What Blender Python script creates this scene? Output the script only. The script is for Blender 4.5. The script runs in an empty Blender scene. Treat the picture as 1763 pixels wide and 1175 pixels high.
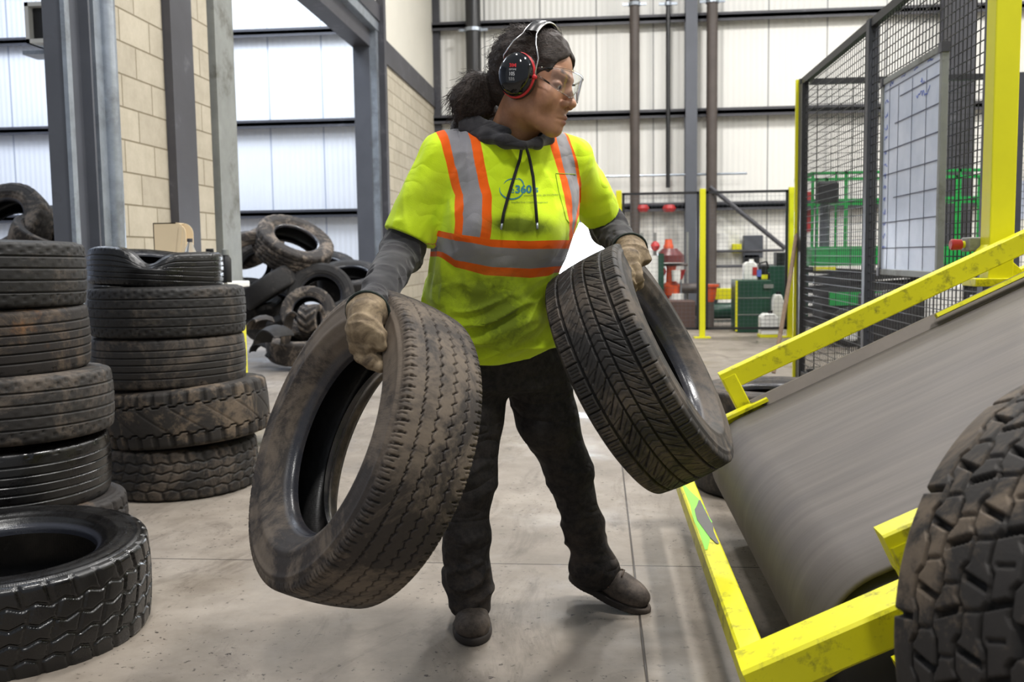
import bpy, bmesh, math, random
import numpy as np
from mathutils import Vector, Matrix, Quaternion
from mathutils.bvhtree import BVHTree

random.seed(7)
rng = np.random.default_rng(11)
scn = bpy.context.scene
COL = scn.collection
PI = math.pi

# ------------------------------------------------------------------ camera
F_PX = 1650.0
CAM = Vector((0.0, 0.0, 1.05))
YAW, PITCH, ROLL = math.radians(5.16), math.radians(5.1), 0.014
fwd = Vector((-math.sin(YAW) * math.cos(PITCH), math.cos(YAW) * math.cos(PITCH), -math.sin(PITCH)))
r0 = fwd.cross(Vector((0, 0, 1))).normalized()
u0 = r0.cross(fwd).normalized()
cr = (r0 * math.cos(ROLL) - u0 * math.sin(ROLL)).normalized()
cu = (u0 * math.cos(ROLL) + r0 * math.sin(ROLL)).normalized()
cd = bpy.data.cameras.new('camera')
cam = bpy.data.objects.new('camera', cd)
COL.objects.link(cam)
cam.matrix_world = Matrix(((cr.x, cu.x, -fwd.x, CAM.x), (cr.y, cu.y, -fwd.y, CAM.y), (cr.z, cu.z, -fwd.z, CAM.z), (0, 0, 0, 1)))
cd.sensor_width = 36.0
cd.lens = 36.0 * F_PX / 1763.0
cd.clip_start = 0.05
cd.clip_end = 200
cd.dof.use_dof = True
cd.dof.focus_distance = 2.5
cd.dof.aperture_fstop = 5.6
scn.camera = cam

def W(px, py, d):
    "point of the place seen at this pixel, d metres deep"
    return CAM + fwd * d + cr * ((px - 881.5) / F_PX * d) + cu * ((587.5 - py) / F_PX * d)
def ray(px, py):
    return fwd + cr * ((px - 881.5) / F_PX) + cu * ((587.5 - py) / F_PX)
def on_z(px, py, z=0.0):
    r = ray(px, py); return CAM + r * ((z - CAM.z) / r.z)
def on_y(px, py, y):
    r = ray(px, py); return CAM + r * ((y - CAM.y) / r.y)
def on_x(px, py, x):
    r = ray(px, py); return CAM + r * ((x - CAM.x) / r.x)

# ------------------------------------------------------------------ view, world, lamps' daylight
vs = scn.view_settings
vs.view_transform = 'Standard'; vs.look = 'None'; vs.gamma = 1.0; vs.use_curve_mapping = False
vs.exposure = 0.68
world = bpy.data.worlds.new('world'); scn.world = world; world.use_nodes = True
wn = world.node_tree.nodes; wl = world.node_tree.links
bgn = wn['Background']; bgn.inputs[0].default_value = (0.86, 0.92, 1.0, 1); bgn.inputs[1].default_value = 0.25

def area(name, loc, target, sx, sy, power, col=(1, 1, 1), spread=PI):
    l = bpy.data.lights.new(name, 'AREA'); l.shape = 'RECTANGLE'; l.size = sx; l.size_y = sy
    l.energy = power; l.color = col; l.spread = spread
    o = bpy.data.objects.new(name, l); COL.objects.link(o); o.location = loc
    d = Vector(target) - Vector(loc)
    o.rotation_euler = d.to_track_quat('-Z', 'Y').to_euler()
    return o
# high-bay lamps of the hall (their fittings are built further down)
LAMPS = [(3.0, 2.7, 7.4, 330), (-1.2, 3.4, 7.4, 90), (0.6, 7.6, 7.4, 150), (4.4, 8.2, 7.4, 150), (0.4, 13.0, 7.4, 190), (5.0, 13.2, 7.4, 190), (0.2, -1.6, 7.4, 150), (9.0, 12.0, 7.4, 190), (8.6, 4.5, 7.4, 150)]
for i, (x, y, z, p) in enumerate(LAMPS):
    area('high_bay_light', (x, y, z - 0.06), (x, y, 0), 0.5, 1.1, p, (1.0, 0.975, 0.94))
# next bay: cool area lamps added overhead to brighten its walls
for (x, y, p) in ((-6.0, 8.5, 230), (-6.0, 14.0, 300), (-10.5, 13.0, 200)):
    area('next_bay_fill', (x, y, 7.6), (x + 0.0, y + 1.2, 0), 3.0, 3.0, p, (0.80, 0.88, 1.0))

# ------------------------------------------------------------------ tagging, linking
def tag(o, label=None, cat=None, group=None, kind=None):
    if label: o['label'] = label
    if cat: o['category'] = cat
    if group: o['group'] = group
    if kind: o['kind'] = kind
    return o
def empty(name, loc=(0, 0, 0), label=None, cat=None, group=None, kind=None, parent=None):
    o = bpy.data.objects.new(name, None); COL.objects.link(o)
    o.location = loc; o.empty_display_size = 0.1
    if parent: o.parent = parent
    return tag(o, label, cat, group, kind)
def link_mesh(name, me, mat=None, parent=None, smooth=None):
    o = bpy.data.objects.new(name, me); COL.objects.link(o)
    if mat is not None and not me.materials: me.materials.append(mat)
    if parent is not None:
        o.parent = parent
    if smooth is not None:
        if smooth is True:
            me.polygons.foreach_set('use_smooth', [True] * len(me.polygons))
        else:
            me.set_sharp_from_angle(angle=smooth) if hasattr(me, 'set_sharp_from_angle') else None
            me.polygons.foreach_set('use_smooth', [True] * len(me.polygons))
    me.update()
    return o
def np_mesh(name, verts, faces, attrs=None):
    verts = np.asarray(verts, dtype=np.float32); faces = np.asarray(faces, dtype=np.int32)
    me = bpy.data.meshes.new(name)
    me.vertices.add(len(verts)); me.vertices.foreach_set('co', verts.ravel())
    k = faces.shape[1]
    me.loops.add(faces.size); me.loops.foreach_set('vertex_index', faces.ravel())
    me.polygons.add(len(faces)); me.polygons.foreach_set('loop_start', np.arange(0, faces.size, k, dtype=np.int32))
    try: me.polygons.foreach_set('loop_total', np.full(len(faces), k, dtype=np.int32))
    except Exception: pass
    me.polygons.foreach_set('use_smooth', np.ones(len(faces), dtype=bool))
    me.update(calc_edges=True); me.validate()
    if attrs:
        for n, a in attrs.items():
            at = me.attributes.new(n, 'FLOAT', 'POINT'); at.data.foreach_set('value', np.asarray(a, dtype=np.float32))
    return me

class MB:
    "collects boxes, bars, tubes, lathes into one mesh"
    def __init__(s): s.v = []; s.f = []
    def add(s, vs_, fs):
        b = len(s.v); s.v += [tuple(v) for v in vs_]; s.f += [tuple(i + b for i in f) for f in fs]; return s
    def box(s, c, size, rot=None):
        c = Vector(c); h = Vector(size) / 2
        p = [Vector((sx * h.x, sy * h.y, sz * h.z)) for sx in (-1, 1) for sy in (-1, 1) for sz in (-1, 1)]
        if rot is not None: p = [rot @ q for q in p]
        return s.add([c + q for q in p], [(0, 1, 3, 2), (4, 6, 7, 5), (0, 4, 5, 1), (2, 3, 7, 6), (0, 2, 6, 4), (1, 5, 7, 3)])
    def bounds(s, a, b):
        a = Vector(a); b = Vector(b)
        return s.box((a + b) / 2, [abs(q) for q in (b - a)])
    def bar(s, a, b, w, h, up=(0, 0, 1), bev=0.0):
        a = Vector(a); b = Vector(b); d = (b - a).normalized(); up = Vector(up)
        x = d.cross(up)
        if x.length < 1e-4: x = d.cross(Vector((1, 0, 0)))
        x.normalize(); z = x.cross(d).normalized()
        hw, hh = w / 2, h / 2
        if bev > 0:
            q = [(hw - bev, hh), (hw, hh - bev), (hw, -hh + bev), (hw - bev, -hh), (-hw + bev, -hh), (-hw, -hh + bev), (-hw, hh - bev), (-hw + bev, hh)]
        else:
            q = [(hw, hh), (hw, -hh), (-hw, -hh), (-hw, hh)]
        n = len(q)
        vs_ = [a + x * i + z * j for i, j in q] + [b + x * i + z * j for i, j in q]
        fs = [(i, (i + 1) % n, n + (i + 1) % n, n + i) for i in range(n)]
        fs += [tuple(range(n))[::-1], tuple(range(n, 2 * n))]
        return s.add(vs_, fs)
    def tube(s, pts, r, n=8, caps=True):
        pts = [Vector(p) for p in pts]; m = len(pts)
        rs = r if isinstance(r, (list, tuple)) else [r] * m
        t0 = (pts[1] - pts[0]).normalized()
        nrm = t0.cross(Vector((0, 0, 1)))
        if nrm.length < 1e-3: nrm = t0.cross(Vector((1, 0, 0)))
        nrm.normalize(); vs_ = []
        for i, p in enumerate(pts):
            t = (pts[min(i + 1, m - 1)] - pts[max(i - 1, 0)]).normalized()
            nrm = (nrm - t * nrm.dot(t)).normalized(); bn = t.cross(nrm)
            for k in range(n):
                a = 2 * PI * k / n
                vs_.append(p + (nrm * math.cos(a) + bn * math.sin(a)) * rs[i])
        fs = [(i * n + k, i * n + (k + 1) % n, (i + 1) * n + (k + 1) % n, (i + 1) * n + k) for i in range(m - 1) for k in range(n)]
        if caps: fs += [tuple(range(n))[::-1], tuple(range((m - 1) * n, m * n))]
        return s.add(vs_, fs)
    def lathe(s, prof, n=24, c=(0, 0, 0), rot=None, caps=True):
        c = Vector(c); vs_ = []
        for (r, z) in prof:
            for k in range(n):
                a = 2 * PI * k / n; v = Vector((r * math.cos(a), r * math.sin(a), z))
                if rot is not None: v = rot @ v
                vs_.append(c + v)
        m = len(prof)
        fs = [(i * n + k, i * n + (k + 1) % n, (i + 1) * n + (k + 1) % n, (i + 1) * n + k) for i in range(m - 1) for k in range(n)]
        if caps: fs += [tuple(range(n))[::-1], tuple(range((m - 1) * n, m * n))]
        return s.add(vs_, fs)
    def prism(s, poly, a, b):
        "poly: list of 3D points; extruded by vector b-a"
        d = Vector(b) - Vector(a); n = len(poly)
        vs_ = [Vector(p) for p in poly] + [Vector(p) + d for p in poly]
        fs = [(i, (i + 1) % n, n + (i + 1) % n, n + i) for i in range(n)] + [tuple(range(n))[::-1], tuple(range(n, 2 * n))]
        return s.add(vs_, fs)
    def build(s, name, mat, parent=None, smooth=None, bevel=0, kind=None, label=None):
        me = bpy.data.meshes.new(name); me.from_pydata([tuple(v) for v in s.v], [], s.f)
        bm = bmesh.new(); bm.from_mesh(me); bmesh.ops.recalc_face_normals(bm, faces=bm.faces); bm.to_mesh(me); bm.free()
        o = link_mesh(name, me, mat, parent, smooth)
        if bevel:
            b = o.modifiers.new('bevel', 'BEVEL'); b.width = bevel; b.segments = 2; b.limit_method = 'ANGLE'; b.angle_limit = 0.7
        if kind: o['kind'] = kind
        if label: o['label'] = label
        return o

def copy_tree(o, parent=None):
    c = o.copy(); COL.objects.link(c); c.parent = parent
    for ch in list(o.children): copy_tree(ch, c)
    return c

# ------------------------------------------------------------------ materials
def S(c):  # sRGB 0..255 -> linear
    return tuple((x / 255 / 12.92) if x / 255 <= 0.04045 else (((x / 255) + 0.055) / 1.055) ** 2.4 for x in c)
class NT:
    def __init__(s, name):
        s.m = bpy.data.materials.new(name); s.m.use_nodes = True
        s.n = s.m.node_tree.nodes; s.l = s.m.node_tree.links; s.b = s.n['Principled BSDF']
    def node(s, t, **kw):
        n = s.n.new(t)
        for k, v in kw.items():
            if k.startswith('i_'):
                n.inputs[k[2:].replace('_', ' ')].default_value = v
            else: setattr(n, k, v)
        return n
    def link(s, a, b): s.l.new(a, b)
    def coords(s, scale=1.0, kind='Object', vec=None):
        tc = s.node('ShaderNodeTexCoord'); mp = s.node('ShaderNodeMapping')
        s.link(tc.outputs[kind], mp.inputs[0])
        mp.inputs['Scale'].default_value = vec if vec else (scale,) * 3
        return mp.outputs[0]
    def noise(s, vec, scale, detail=4, rough=0.6, dist=0.0):
        n = s.node('ShaderNodeTexNoise'); s.link(vec, n.inputs['Vector'])
        n.inputs['Scale'].default_value = scale; n.inputs['Detail'].default_value = detail
        n.inputs['Roughness'].default_value = rough; n.inputs['Distortion'].default_value = dist
        return n.outputs['Fac']
    def ramp(s, fac, stops):
        r = s.node('ShaderNodeValToRGB'); s.link(fac, r.inputs[0]); e = r.color_ramp.elements
        e[0].position, e[0].color = stops[0][0], stops[0][1]
        e[1].position, e[1].color = stops[-1][0], stops[-1][1]
        for p, c in stops[1:-1]:
            q = e.new(p); q.color = c
        return r.outputs[0]
    def mix(s, fac, a, b, mode='MIX'):
        m = s.node('ShaderNodeMix', data_type='RGBA', blend_type=mode)
        for sock, v in ((0, fac), (6, a), (7, b)):
            if hasattr(v, 'is_linked') or hasattr(v, 'links'): s.link(v, m.inputs[sock])
            else: m.inputs[sock].default_value = v if sock == 0 else tuple(v)[:3] + (1,)
        return m.outputs[2]
    def math(s, op, a, b=None, c=None, clamp=False):
        m = s.node('ShaderNodeMath', operation=op); m.use_clamp = clamp
        for i, v in enumerate((a, b, c)):
            if v is None: continue
            if hasattr(v, 'links'): s.link(v, m.inputs[i])
            else: m.inputs[i].default_value = v
        return m.outputs[0]
    def attr(s, name):
        return s.node('ShaderNodeAttribute', attribute_name=name).outputs['Fac']
    def step(s, x, edge, soft=0.002):
        m = s.node('ShaderNodeMapRange'); s.link(x, m.inputs[0])
        m.inputs[1].default_value = edge - soft; m.inputs[2].default_value = edge + soft
        return m.outputs[0]
    def bump(s, h, strength=0.3, dist=0.01, prev=None):
        b = s.node('ShaderNodeBump'); s.link(h, b.inputs['Height']); b.inputs['Strength'].default_value = strength; b.inputs['Distance'].default_value = dist
        if prev is not None: s.link(prev, b.inputs['Normal'])
        s.link(b.outputs[0], s.b.inputs['Normal']); return b.outputs[0]
    def set(s, **kw):
        for k, v in kw.items():
            k = {'rough': 'Roughness', 'metal': 'Metallic', 'color': 'Base Color', 'spec': 'Specular IOR Level', 'trans': 'Transmission Weight', 'ior': 'IOR', 'coat': 'Coat Weight', 'alpha': 'Alpha', 'emit': 'Emission Color', 'estr': 'Emission Strength', 'sheen': 'Sheen Weight', 'sss': 'Subsurface Weight'}[k]
            if hasattr(v, 'links'): s.link(v, s.b.inputs[k])
            elif k in ('Base Color', 'Emission Color'): s.b.inputs[k].default_value = tuple(v)[:3] + (1,)
            else: s.b.inputs[k].default_value = v
        return s
def C4(c): return tuple(c)[:3] + (1,)

def simple(name, col, rough=0.6, metal=0.0, var=0.12, scale=6.0, bump=0.0, dirt=None, dirt_amt=0.5, dscale=3.0, spec=0.5):
    t = NT(name); v = t.coords()
    base = S(col)
    n = t.noise(v, scale, 5, 0.65)
    dark = tuple(max(0, x * (1 - var)) for x in base); lite = tuple(min(1, x * (1 + var)) for x in base)
    c = t.ramp(n, [(0.3, C4(dark)), (0.7, C4(lite))])
    if dirt:
        dn = t.noise(v, dscale, 8, 0.72)
        f = t.ramp(dn, [(0.62 - dirt_amt * 0.3, (0, 0, 0, 1)), (0.78 - dirt_amt * 0.2, (1, 1, 1, 1))])
        c = t.mix(f, c, S(dirt))
    t.set(color=c, rough=rough, metal=metal, spec=spec)
    if bump: t.bump(t.noise(v, scale * 6, 4, 0.6), bump, 0.004)
    return t.m

M = {}
# concrete floor
t = NT('concrete_floor'); v = t.coords()
n1 = t.noise(v, 0.9, 8, 0.68); n2 = t.noise(v, 6, 6, 0.7); n3 = t.noise(t.coords(vec=(1.0, 0.35, 1)), 3.2, 8, 0.75, 1.6)
c = t.ramp(n1, [(0.3, C4(S((104, 96, 86)))), (0.52, C4(S((136, 127, 116)))), (0.75, C4(S((158, 150, 139))))])
c = t.mix(t.ramp(n2, [(0.35, (0.35, 0.35, 0.35, 1)), (0.6, (0, 0, 0, 1))]), c, S((96, 87, 78)))
c = t.mix(t.ramp(n3, [(0.52, (0, 0, 0, 1)), (0.70, (0.85, 0.85, 0.85, 1))]), c, S((86, 77, 68)))
spk = t.noise(v, 42, 4, 0.65); spk2 = t.noise(v, 1.7, 3, 0.6)
sp = t.math('MULTIPLY', t.step(spk, 0.635, 0.012), t.step(spk2, 0.47, 0.10))
c = t.mix(sp, c, S((52, 44, 37)))
# slab joints
sx = t.node('ShaderNodeSeparateXYZ'); t.link(t.coords(), sx.inputs[0])
def joint(val, off, period, w):
    a = t.math('ADD', val, -off + period * 50); a = t.math('MODULO', a, period); a = t.math('SUBTRACT', a, period / 2); a = t.math('ABSOLUTE', a)
    return t.step(a, period / 2 - w, 0.0015)
j = t.math('MAXIMUM', joint(sx.outputs[0], 0.115, 4.6, 0.0032), joint(sx.outputs[1], 3.18, 4.6, 0.0032))
c = t.mix(j, c, S((48, 40, 34)))
wet = t.noise(t.coords(), 1.25, 5, 0.6); wetm = t.ramp(wet, [(0.5, (0.62, 0.62, 0.62, 1)), (0.66, (0.22, 0.22, 0.22, 1))])
t.set(color=c, rough=wetm, spec=0.5)
h = t.math('SUBTRACT', t.math('MULTIPLY', n2, 0.35), t.math('MULTIPLY', j, 1.0))
t.bump(h, 0.35, 0.006)
M['floor'] = t.m

# white ribbed wall sheet
def sheet(name, col, gap):
    t = NT(name); v = t.coords(); s_ = t.node('ShaderNodeSeparateXYZ'); t.link(v, s_.inputs[0])
    n = t.noise(v, 0.7, 4, 0.6)
    b = S(col)
    c = t.ramp(n, [(0.3, C4([x * 0.93 for x in b])), (0.7, C4(b))])
    a = t.math('MODULO', t.math('ADD', s_.outputs[0], 60.0), 1.0); a = t.math('ABSOLUTE', t.math('SUBTRACT', a, 0.5))
    c = t.mix(t.step(a, 0.488, 0.004), c, S(gap))
    t.set(color=c, rough=0.42, spec=0.4)
    w = t.math('SINE', t.math('MULTIPLY', s_.outputs[0], 2 * PI / 0.1))
    t.bump(w, 0.30, 0.012)
    return t.m
M['sheet'] = sheet('white_wall_sheet', (232, 231, 226), (150, 150, 150))
M['sheet_cool_lit'] = sheet('white_wall_sheet_cool_lit', (236, 238, 243), (165, 172, 188))  # same white sheet, the next bay's cool light tinted into its colour
M['sheet_cream'] = simple('cream_wall_panel', (214, 210, 198), 0.55, var=0.04, scale=1.0)

def blocks(name, c1, c2, mort):
    t = NT(name); tc = t.node('ShaderNodeTexCoord'); s_ = t.node('ShaderNodeSeparateXYZ'); t.link(tc.outputs['Object'], s_.inputs[0])
    cb = t.node('ShaderNodeCombineXYZ'); t.link(s_.outputs[1], cb.inputs[0]); t.link(s_.outputs[2], cb.inputs[1])
    br = t.node('ShaderNodeTexBrick'); t.link(cb.outputs[0], br.inputs['Vector'])
    br.inputs['Scale'].default_value = 1.0; br.inputs['Brick Width'].default_value = 0.4; br.inputs['Row Height'].default_value = 0.2
    br.inputs['Mortar Size'].default_value = 0.006; br.inputs['Mortar Smooth'].default_value = 0.25; br.offset = 0.5
    br.inputs['Color1'].default_value = C4(S(c1)); br.inputs['Color2'].default_value = C4(S(c2)); br.inputs['Mortar'].default_value = C4(S(mort))
    n = t.noise(tc.outputs['Object'], 9, 8, 0.75)
    c = t.mix(0.45, br.outputs[0], t.ramp(n, [(0.3, (0.55, 0.53, 0.48, 1)), (0.7, (1, 1, 1, 1))]), 'MULTIPLY')
    t.set(color=c, rough=0.9, spec=0.2)
    hh = t.math('SUBTRACT', t.math('MULTIPLY', n, 0.25), br.outputs['Fac'])
    t.bump(hh, 0.5, 0.008)
    return t.m
M['block'] = blocks('buff_concrete_block', (192, 184, 167), (180, 172, 156), (134, 125, 106))

M['steel_dark'] = simple('dark_painted_steel', (64, 64, 70), 0.5, 0.0, 0.15, 3, dirt=(104, 104, 110), dirt_amt=0.1)
M['steel_grey'] = simple('grey_painted_steel', (84, 87, 95), 0.45, 0.1, 0.1, 3, dirt=(74, 74, 78), dirt_amt=0.15)
M['galv'] = simple('galvanised_steel', (158, 166, 176), 0.34, 0.65, 0.18, 9, dirt=(118, 122, 126), dirt_amt=0.35)
M['galv_dull'] = simple('dull_galvanised_steel', (140, 143, 140), 0.55, 0.35, 0.15, 5, dirt=(90, 88, 80), dirt_amt=0.3)
M['black_pipe'] = simple('black_pipe_paint', (34, 34, 36), 0.35, 0.0, 0.2, 4)
M['brown_pipe'] = simple('dark_brown_pipe', (78, 70, 66), 0.55, 0.0, 0.15, 4)
M['mesh_black'] = simple('black_powder_coat', (30, 30, 32), 0.45, 0.0, 0.2, 8)
M['fence_grey'] = simple('dark_grey_powder_coat', (58, 60, 66), 0.42, 0.0, 0.15, 8)
M['yellow'] = simple('scuffed_yellow_paint', (216, 211, 14), 0.42, 0.0, 0.06, 5, bump=0.15, dirt=(78, 72, 36), dirt_amt=0.30, dscale=17)
M['yellow_clean'] = simple('yellow_post_paint', (222, 218, 22), 0.42, 0.0, 0.04, 4)
M['green_lift'] = simple('green_machine_paint', (20, 150, 66), 0.4, 0.0, 0.1, 4)
M['green_dark'] = simple('dark_green_paint', (22, 66, 50), 0.4, 0.0, 0.12, 4)
M['orange_fit'] = simple('orange_pipe_paint', (206, 84, 44), 0.45, 0.0, 0.1, 5)
M['red_paint'] = simple('red_valve_paint', (176, 44, 44), 0.4, 0.0, 0.1, 5)
M['maroon'] = simple('dark_maroon_paint', (98, 46, 46), 0.35, 0.0, 0.1, 5)
M['black_plastic'] = simple('black_plastic', (20, 20, 22), 0.35, 0.0, 0.1, 5)
M['dark_rubber'] = simple('machine_dark', (40, 39, 40), 0.7, 0.0, 0.25, 6, dirt=(84, 80, 76), dirt_amt=0.3)
M['white_paint'] = simple('white_paint', (228, 228, 224), 0.45, 0.0, 0.04, 4)
M['brown_box'] = simple('brown_steel_box', (82, 62, 56), 0.6, 0.0, 0.12, 4)
M['cream'] = simple('cream_plastic', (226, 206, 172), 0.5, 0.0, 0.04, 4)
M['wood'] = simple('weathered_pole_wood', (142, 120, 100), 0.75, 0.0, 0.25, 30)
M['blue_white'] = simple('pale_blue_panel', (196, 206, 226), 0.3, 0.0, 0.03, 3)
M['lamp_glow'] = NT('lamp_diffuser').set(color=(1, 1, 1), emit=(1, 0.97, 0.93), estr=9.0).m

# ------------------------------------------------------------------ the setting
def wbox(name, a, b, mat, kind='structure', bevel=0):
    m = MB(); m.bounds(a, b); o = m.build(name, mat, kind=kind, bevel=bevel); return o
me = bpy.data.meshes.new('floor'); me.from_pydata([(-13, -3, 0), (11, -3, 0), (11, 17.5, 0), (-13, 17.5, 0), (-13, -3, -0.2), (11, -3, -0.2), (11, 17.5, -0.2), (-13, 17.5, -0.2)], [], [(0, 1, 2, 3), (7, 6, 5, 4), (0, 4, 5, 1), (1, 5, 6, 2), (2, 6, 7, 3), (3, 7, 4, 0)])
tag(link_mesh('floor', me, M['floor']), kind='structure')

XW = -2.92      # hall face of the dividing wall
YB = 17.5       # face of the back wall
# back wall of the hall with a low doorway to bright daylight behind the person
DX0, DX1, DZ = on_y(930, 430, YB).x, on_y(1046, 430, YB).x, 1.62
m = MB()
m.bounds((XW, YB, 0), (DX0, YB + 0.2, 9)); m.bounds((DX1, YB, 0), (11, YB + 0.2, 9)); m.bounds((DX0, YB, DZ), (DX1, YB + 0.2, 9))
m.build('wall_back', M['sheet'], kind='structure')
m = MB(); m.bounds((-13, YB, 0), (XW, YB + 0.2, 9)); m.build('wall_back_next_bay', M['sheet_cool_lit'], kind='structure')
m = MB()
for x in (DX0, DX1): m.bounds((x - 0.05, YB - 0.05, 0), (x + 0.05, YB + 0.2, DZ + 0.05))
m.bounds((DX0 - 0.05, YB - 0.05, DZ), (DX1 + 0.05, YB + 0.2, DZ + 0.08))
m.build('door_1_frame', M['galv'], kind='structure')
# white backing added outside the doorway so the opening glares
yard = NT('white_yard_backing'); yard.set(color=(0.95, 0.97, 1.0), rough=0.7)
m = MB(); m.bounds((DX0 - 3, YB + 0.2, -0.2), (DX1 + 3, YB + 7, 0)); m.bounds((DX0 - 3, YB + 6, 0), (DX1 + 3, YB + 6.2, 5))
m.build('yard_backing', yard.m, kind='structure')
area('yard_daylight', ((DX0 + DX1) / 2, YB + 2.6, 4.6), ((DX0 + DX1) / 2, YB + 4.6, 0.4), 4, 3, 2600, (0.85, 0.92, 1.0))

wbox('wall_right', (11, -3, 0), (11.2, YB, 9), M['sheet_cream'])
wbox('wall_left_next_bay', (-13.2, -3, 0), (-13, YB, 9), M['sheet_cool_lit'])

# girts along the back wall (steel channels)
k = 0
for zc in (1.87, 3.50, 5.13, 6.76):
    for (x0, x1) in ((-13, XW - 0.25), (XW, 11)):
        k += 1
        if zc < 2 and x1 > 0: pass
        m = MB(); m.bounds((x0, YB - 0.20, zc - 0.03), (x1, YB, zc + 0.03)); m.bounds((x0, YB - 0.20, zc - 0.075), (x1, YB - 0.185, zc + 0.075))
        m.build('trim_%d' % k, M['steel_dark'], kind='structure')

# dividing wall: near pier, part over the opening, far part
TH = 0.24
OP0, OP1, LZ = 7.62, 12.75, 4.05       # opening along Y, its lintel height
m = MB(); m.bounds((XW - TH, 5.72, 0), (XW, OP0 - 0.45, 9)); m.build('wall_left_pier', M['block'], kind='structure')
m = MB(); m.bounds((XW - TH, OP1 + 0.4, 0), (XW, YB, 3.72)); m.build('wall_left_far', M['block'], kind='structure')
m = MB(); m.bounds((XW - TH, OP1 + 0.4, 4.04), (XW, YB, 9)); m.bounds((XW - TH, OP0 - 0.45, LZ + 0.3), (XW, OP1 + 0.4, 9)); m.build('wall_left_upper', M['sheet_cream'], kind='structure')
m = MB(); m.bounds((XW - TH - 0.02, OP1 + 0.4, 3.72), (XW + 0.03, YB, 4.04)); m.build('trim_20', M['steel_dark'], kind='structure')
m = MB(); m.bounds((XW - 0.02, OP1 + 0.4, 6.0), (XW + 0.02, YB, 6.35)); m.build('trim_21', M['steel_grey'], kind='structure')
# lintel over the opening: dark channel, galvanised flashing
m = MB(); m.bounds((XW - TH - 0.06, OP0, LZ - 0.22), (XW - 0.06, OP1, LZ)); m.build('trim_22', M['steel_dark'], kind='structure')
m = MB(); m.bounds((XW - 0.06, OP0, LZ), (XW + 0.03, OP1 + 0.2, LZ + 0.13)); m.build('trim_23', M['galv'], kind='structure')
m = MB(); m.bounds((XW - TH, OP0, LZ + 0.13), (XW + 0.05, OP1 + 0.3, LZ + 0.34)); m.build('trim_24', M['steel_dark'], kind='structure')
# far jamb of the opening
m = MB(); m.bounds((XW - TH - 0.05, OP1 - 0.02, 0), (XW - 0.07, OP1 + 0.14, LZ)); m.build('trim_25', M['steel_grey'], kind='structure')
m = MB(); m.bounds((XW - 0.07, OP1, 0), (XW + 0.02, OP1 + 0.13, LZ)); m.build('trim_26', M['galv'], kind='structure')
m = MB(); m.bounds((XW - 0.1, OP1 + 0.14, 0), (XW + 0.10, OP1 + 0.28, 9)); m.build('trim_27', M['steel_dark'], kind='structure')
m = MB(); m.bounds((XW - TH, OP1 + 0.28, 0), (XW + 0.03, OP1 + 0.42, 3.72)); m.build('trim_28', M['galv'], kind='structure')
# near jamb (dull galvanised post) and dark recess beside it
m = MB(); m.bounds((XW - TH, OP0 - 0.45, 0), (XW - 0.05, OP0 - 0.38, 9)); m.build('trim_29', M['steel_dark'], kind='structure')
m = MB(); m.bounds((XW - TH, OP0 - 0.38, 0), (XW + 0.03, OP0, 9)); m.build('trim_30', M['galv_dull'], kind='structure')
# dark column set in the pier
m = MB(); m.bounds((XW - 0.02, 6.40, 0), (XW + 0.06, 6.75, 9)); m.build('trim_31', M['steel_dark'], kind='structure')
# near edge of the pier: flashing, then steel H column
m = MB(); m.bounds((XW - 0.05, 5.46, 0), (XW + 0.02, 5.66, 9)); m.tube([(XW + 0.02, 5.60, 0), (XW + 0.02, 5.60, 9)], 0.055, 14); m.build('trim_32', M['galv'], smooth=0.6, kind='structure')
m = MB(); m.bounds((XW - TH + 0.01, 5.66, 0), (XW + 0.012, 5.72, 9)); m.build('trim_33', M['galv_dull'], kind='structure')
m = MB()
m.bounds((XW - 0.105, 5.14, 0), (XW + 0.02, 5.16, 9)); m.bounds((XW - 0.105, 5.40, 0), (XW + 0.02, 5.42, 9)); m.bounds((XW - 0.06, 5.16, 0), (XW - 0.04, 5.40, 9))
m.build('trim_34', M['steel_grey'], kind='structure')
m = MB(); m.bounds((XW + 0.005, 5.13, 0), (XW + 0.03, 5.18, 9)); m.build('trim_35', M['galv'], kind='structure')

# columns and pipes standing at the back wall
def vpipe(px, y, r, z0, z1, mat, name, label, cat, collars=(), group=None):
    p = on_y(px, 300, y)
    e = empty(name, (p.x, y, 0), label, cat, group)
    m = MB(); m.tube([(0, 0, z0), (0, 0, z1)], r, 16); m.build('pipe', mat, e, smooth=0.6)
    for zc in collars:
        m = MB(); m.lathe([(r + 0.02, zc - 0.03), (r + 0.02, zc + 0.03)], 16); m.bounds((-r - 0.12, -0.02, zc - 0.02), (r + 0.12, 0.02, zc + 0.02)); m.build('clamp', M['galv'], e)
    return e
vpipe(819, YB - 0.4, 0.135, 3.95, 7.5, M['black_pipe'], 'exhaust_pipe', 'wide black vertical pipe high on the back wall behind the ponytail', 'pipe', (5.0,))
pp = on_y(819, 300, YB - 0.4); m = MB(); m.lathe([(0.15, 3.8), (0.15, 3.95), (0.12, 3.95)], 16, (pp.x, YB - 0.4, 0)); m.tube([(pp.x, YB - 0.4, 2.6), (pp.x, YB - 0.4, 3.8)], 0.06, 10)
tag(m.build('pipe_end', M['cream'], smooth=0.6), 'cream sleeve and thin stub below the wide black wall pipe', 'pipe sleeve')
vpipe(1093, YB - 0.35, 0.085, 0.4, 7.5, M['brown_pipe'], 'riser_pipe', 'dark brown riser pipe on the back wall above the raised left arm', 'pipe', (5.35,))
vpipe(1225, YB - 0.35, 0.095, 0.3, 7.5, M['brown_pipe'], 'riser_pipe', 'dark brown riser pipe just beyond the middle yellow fence post', 'pipe', (5.35,))
vpipe(1150, YB - 0.3, 0.038, 2.2, 7.5, M['black_pipe'], 'drop_pipe', 'thin black pipe dropping to the red valve assembly', 'pipe', (5.35,))
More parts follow.
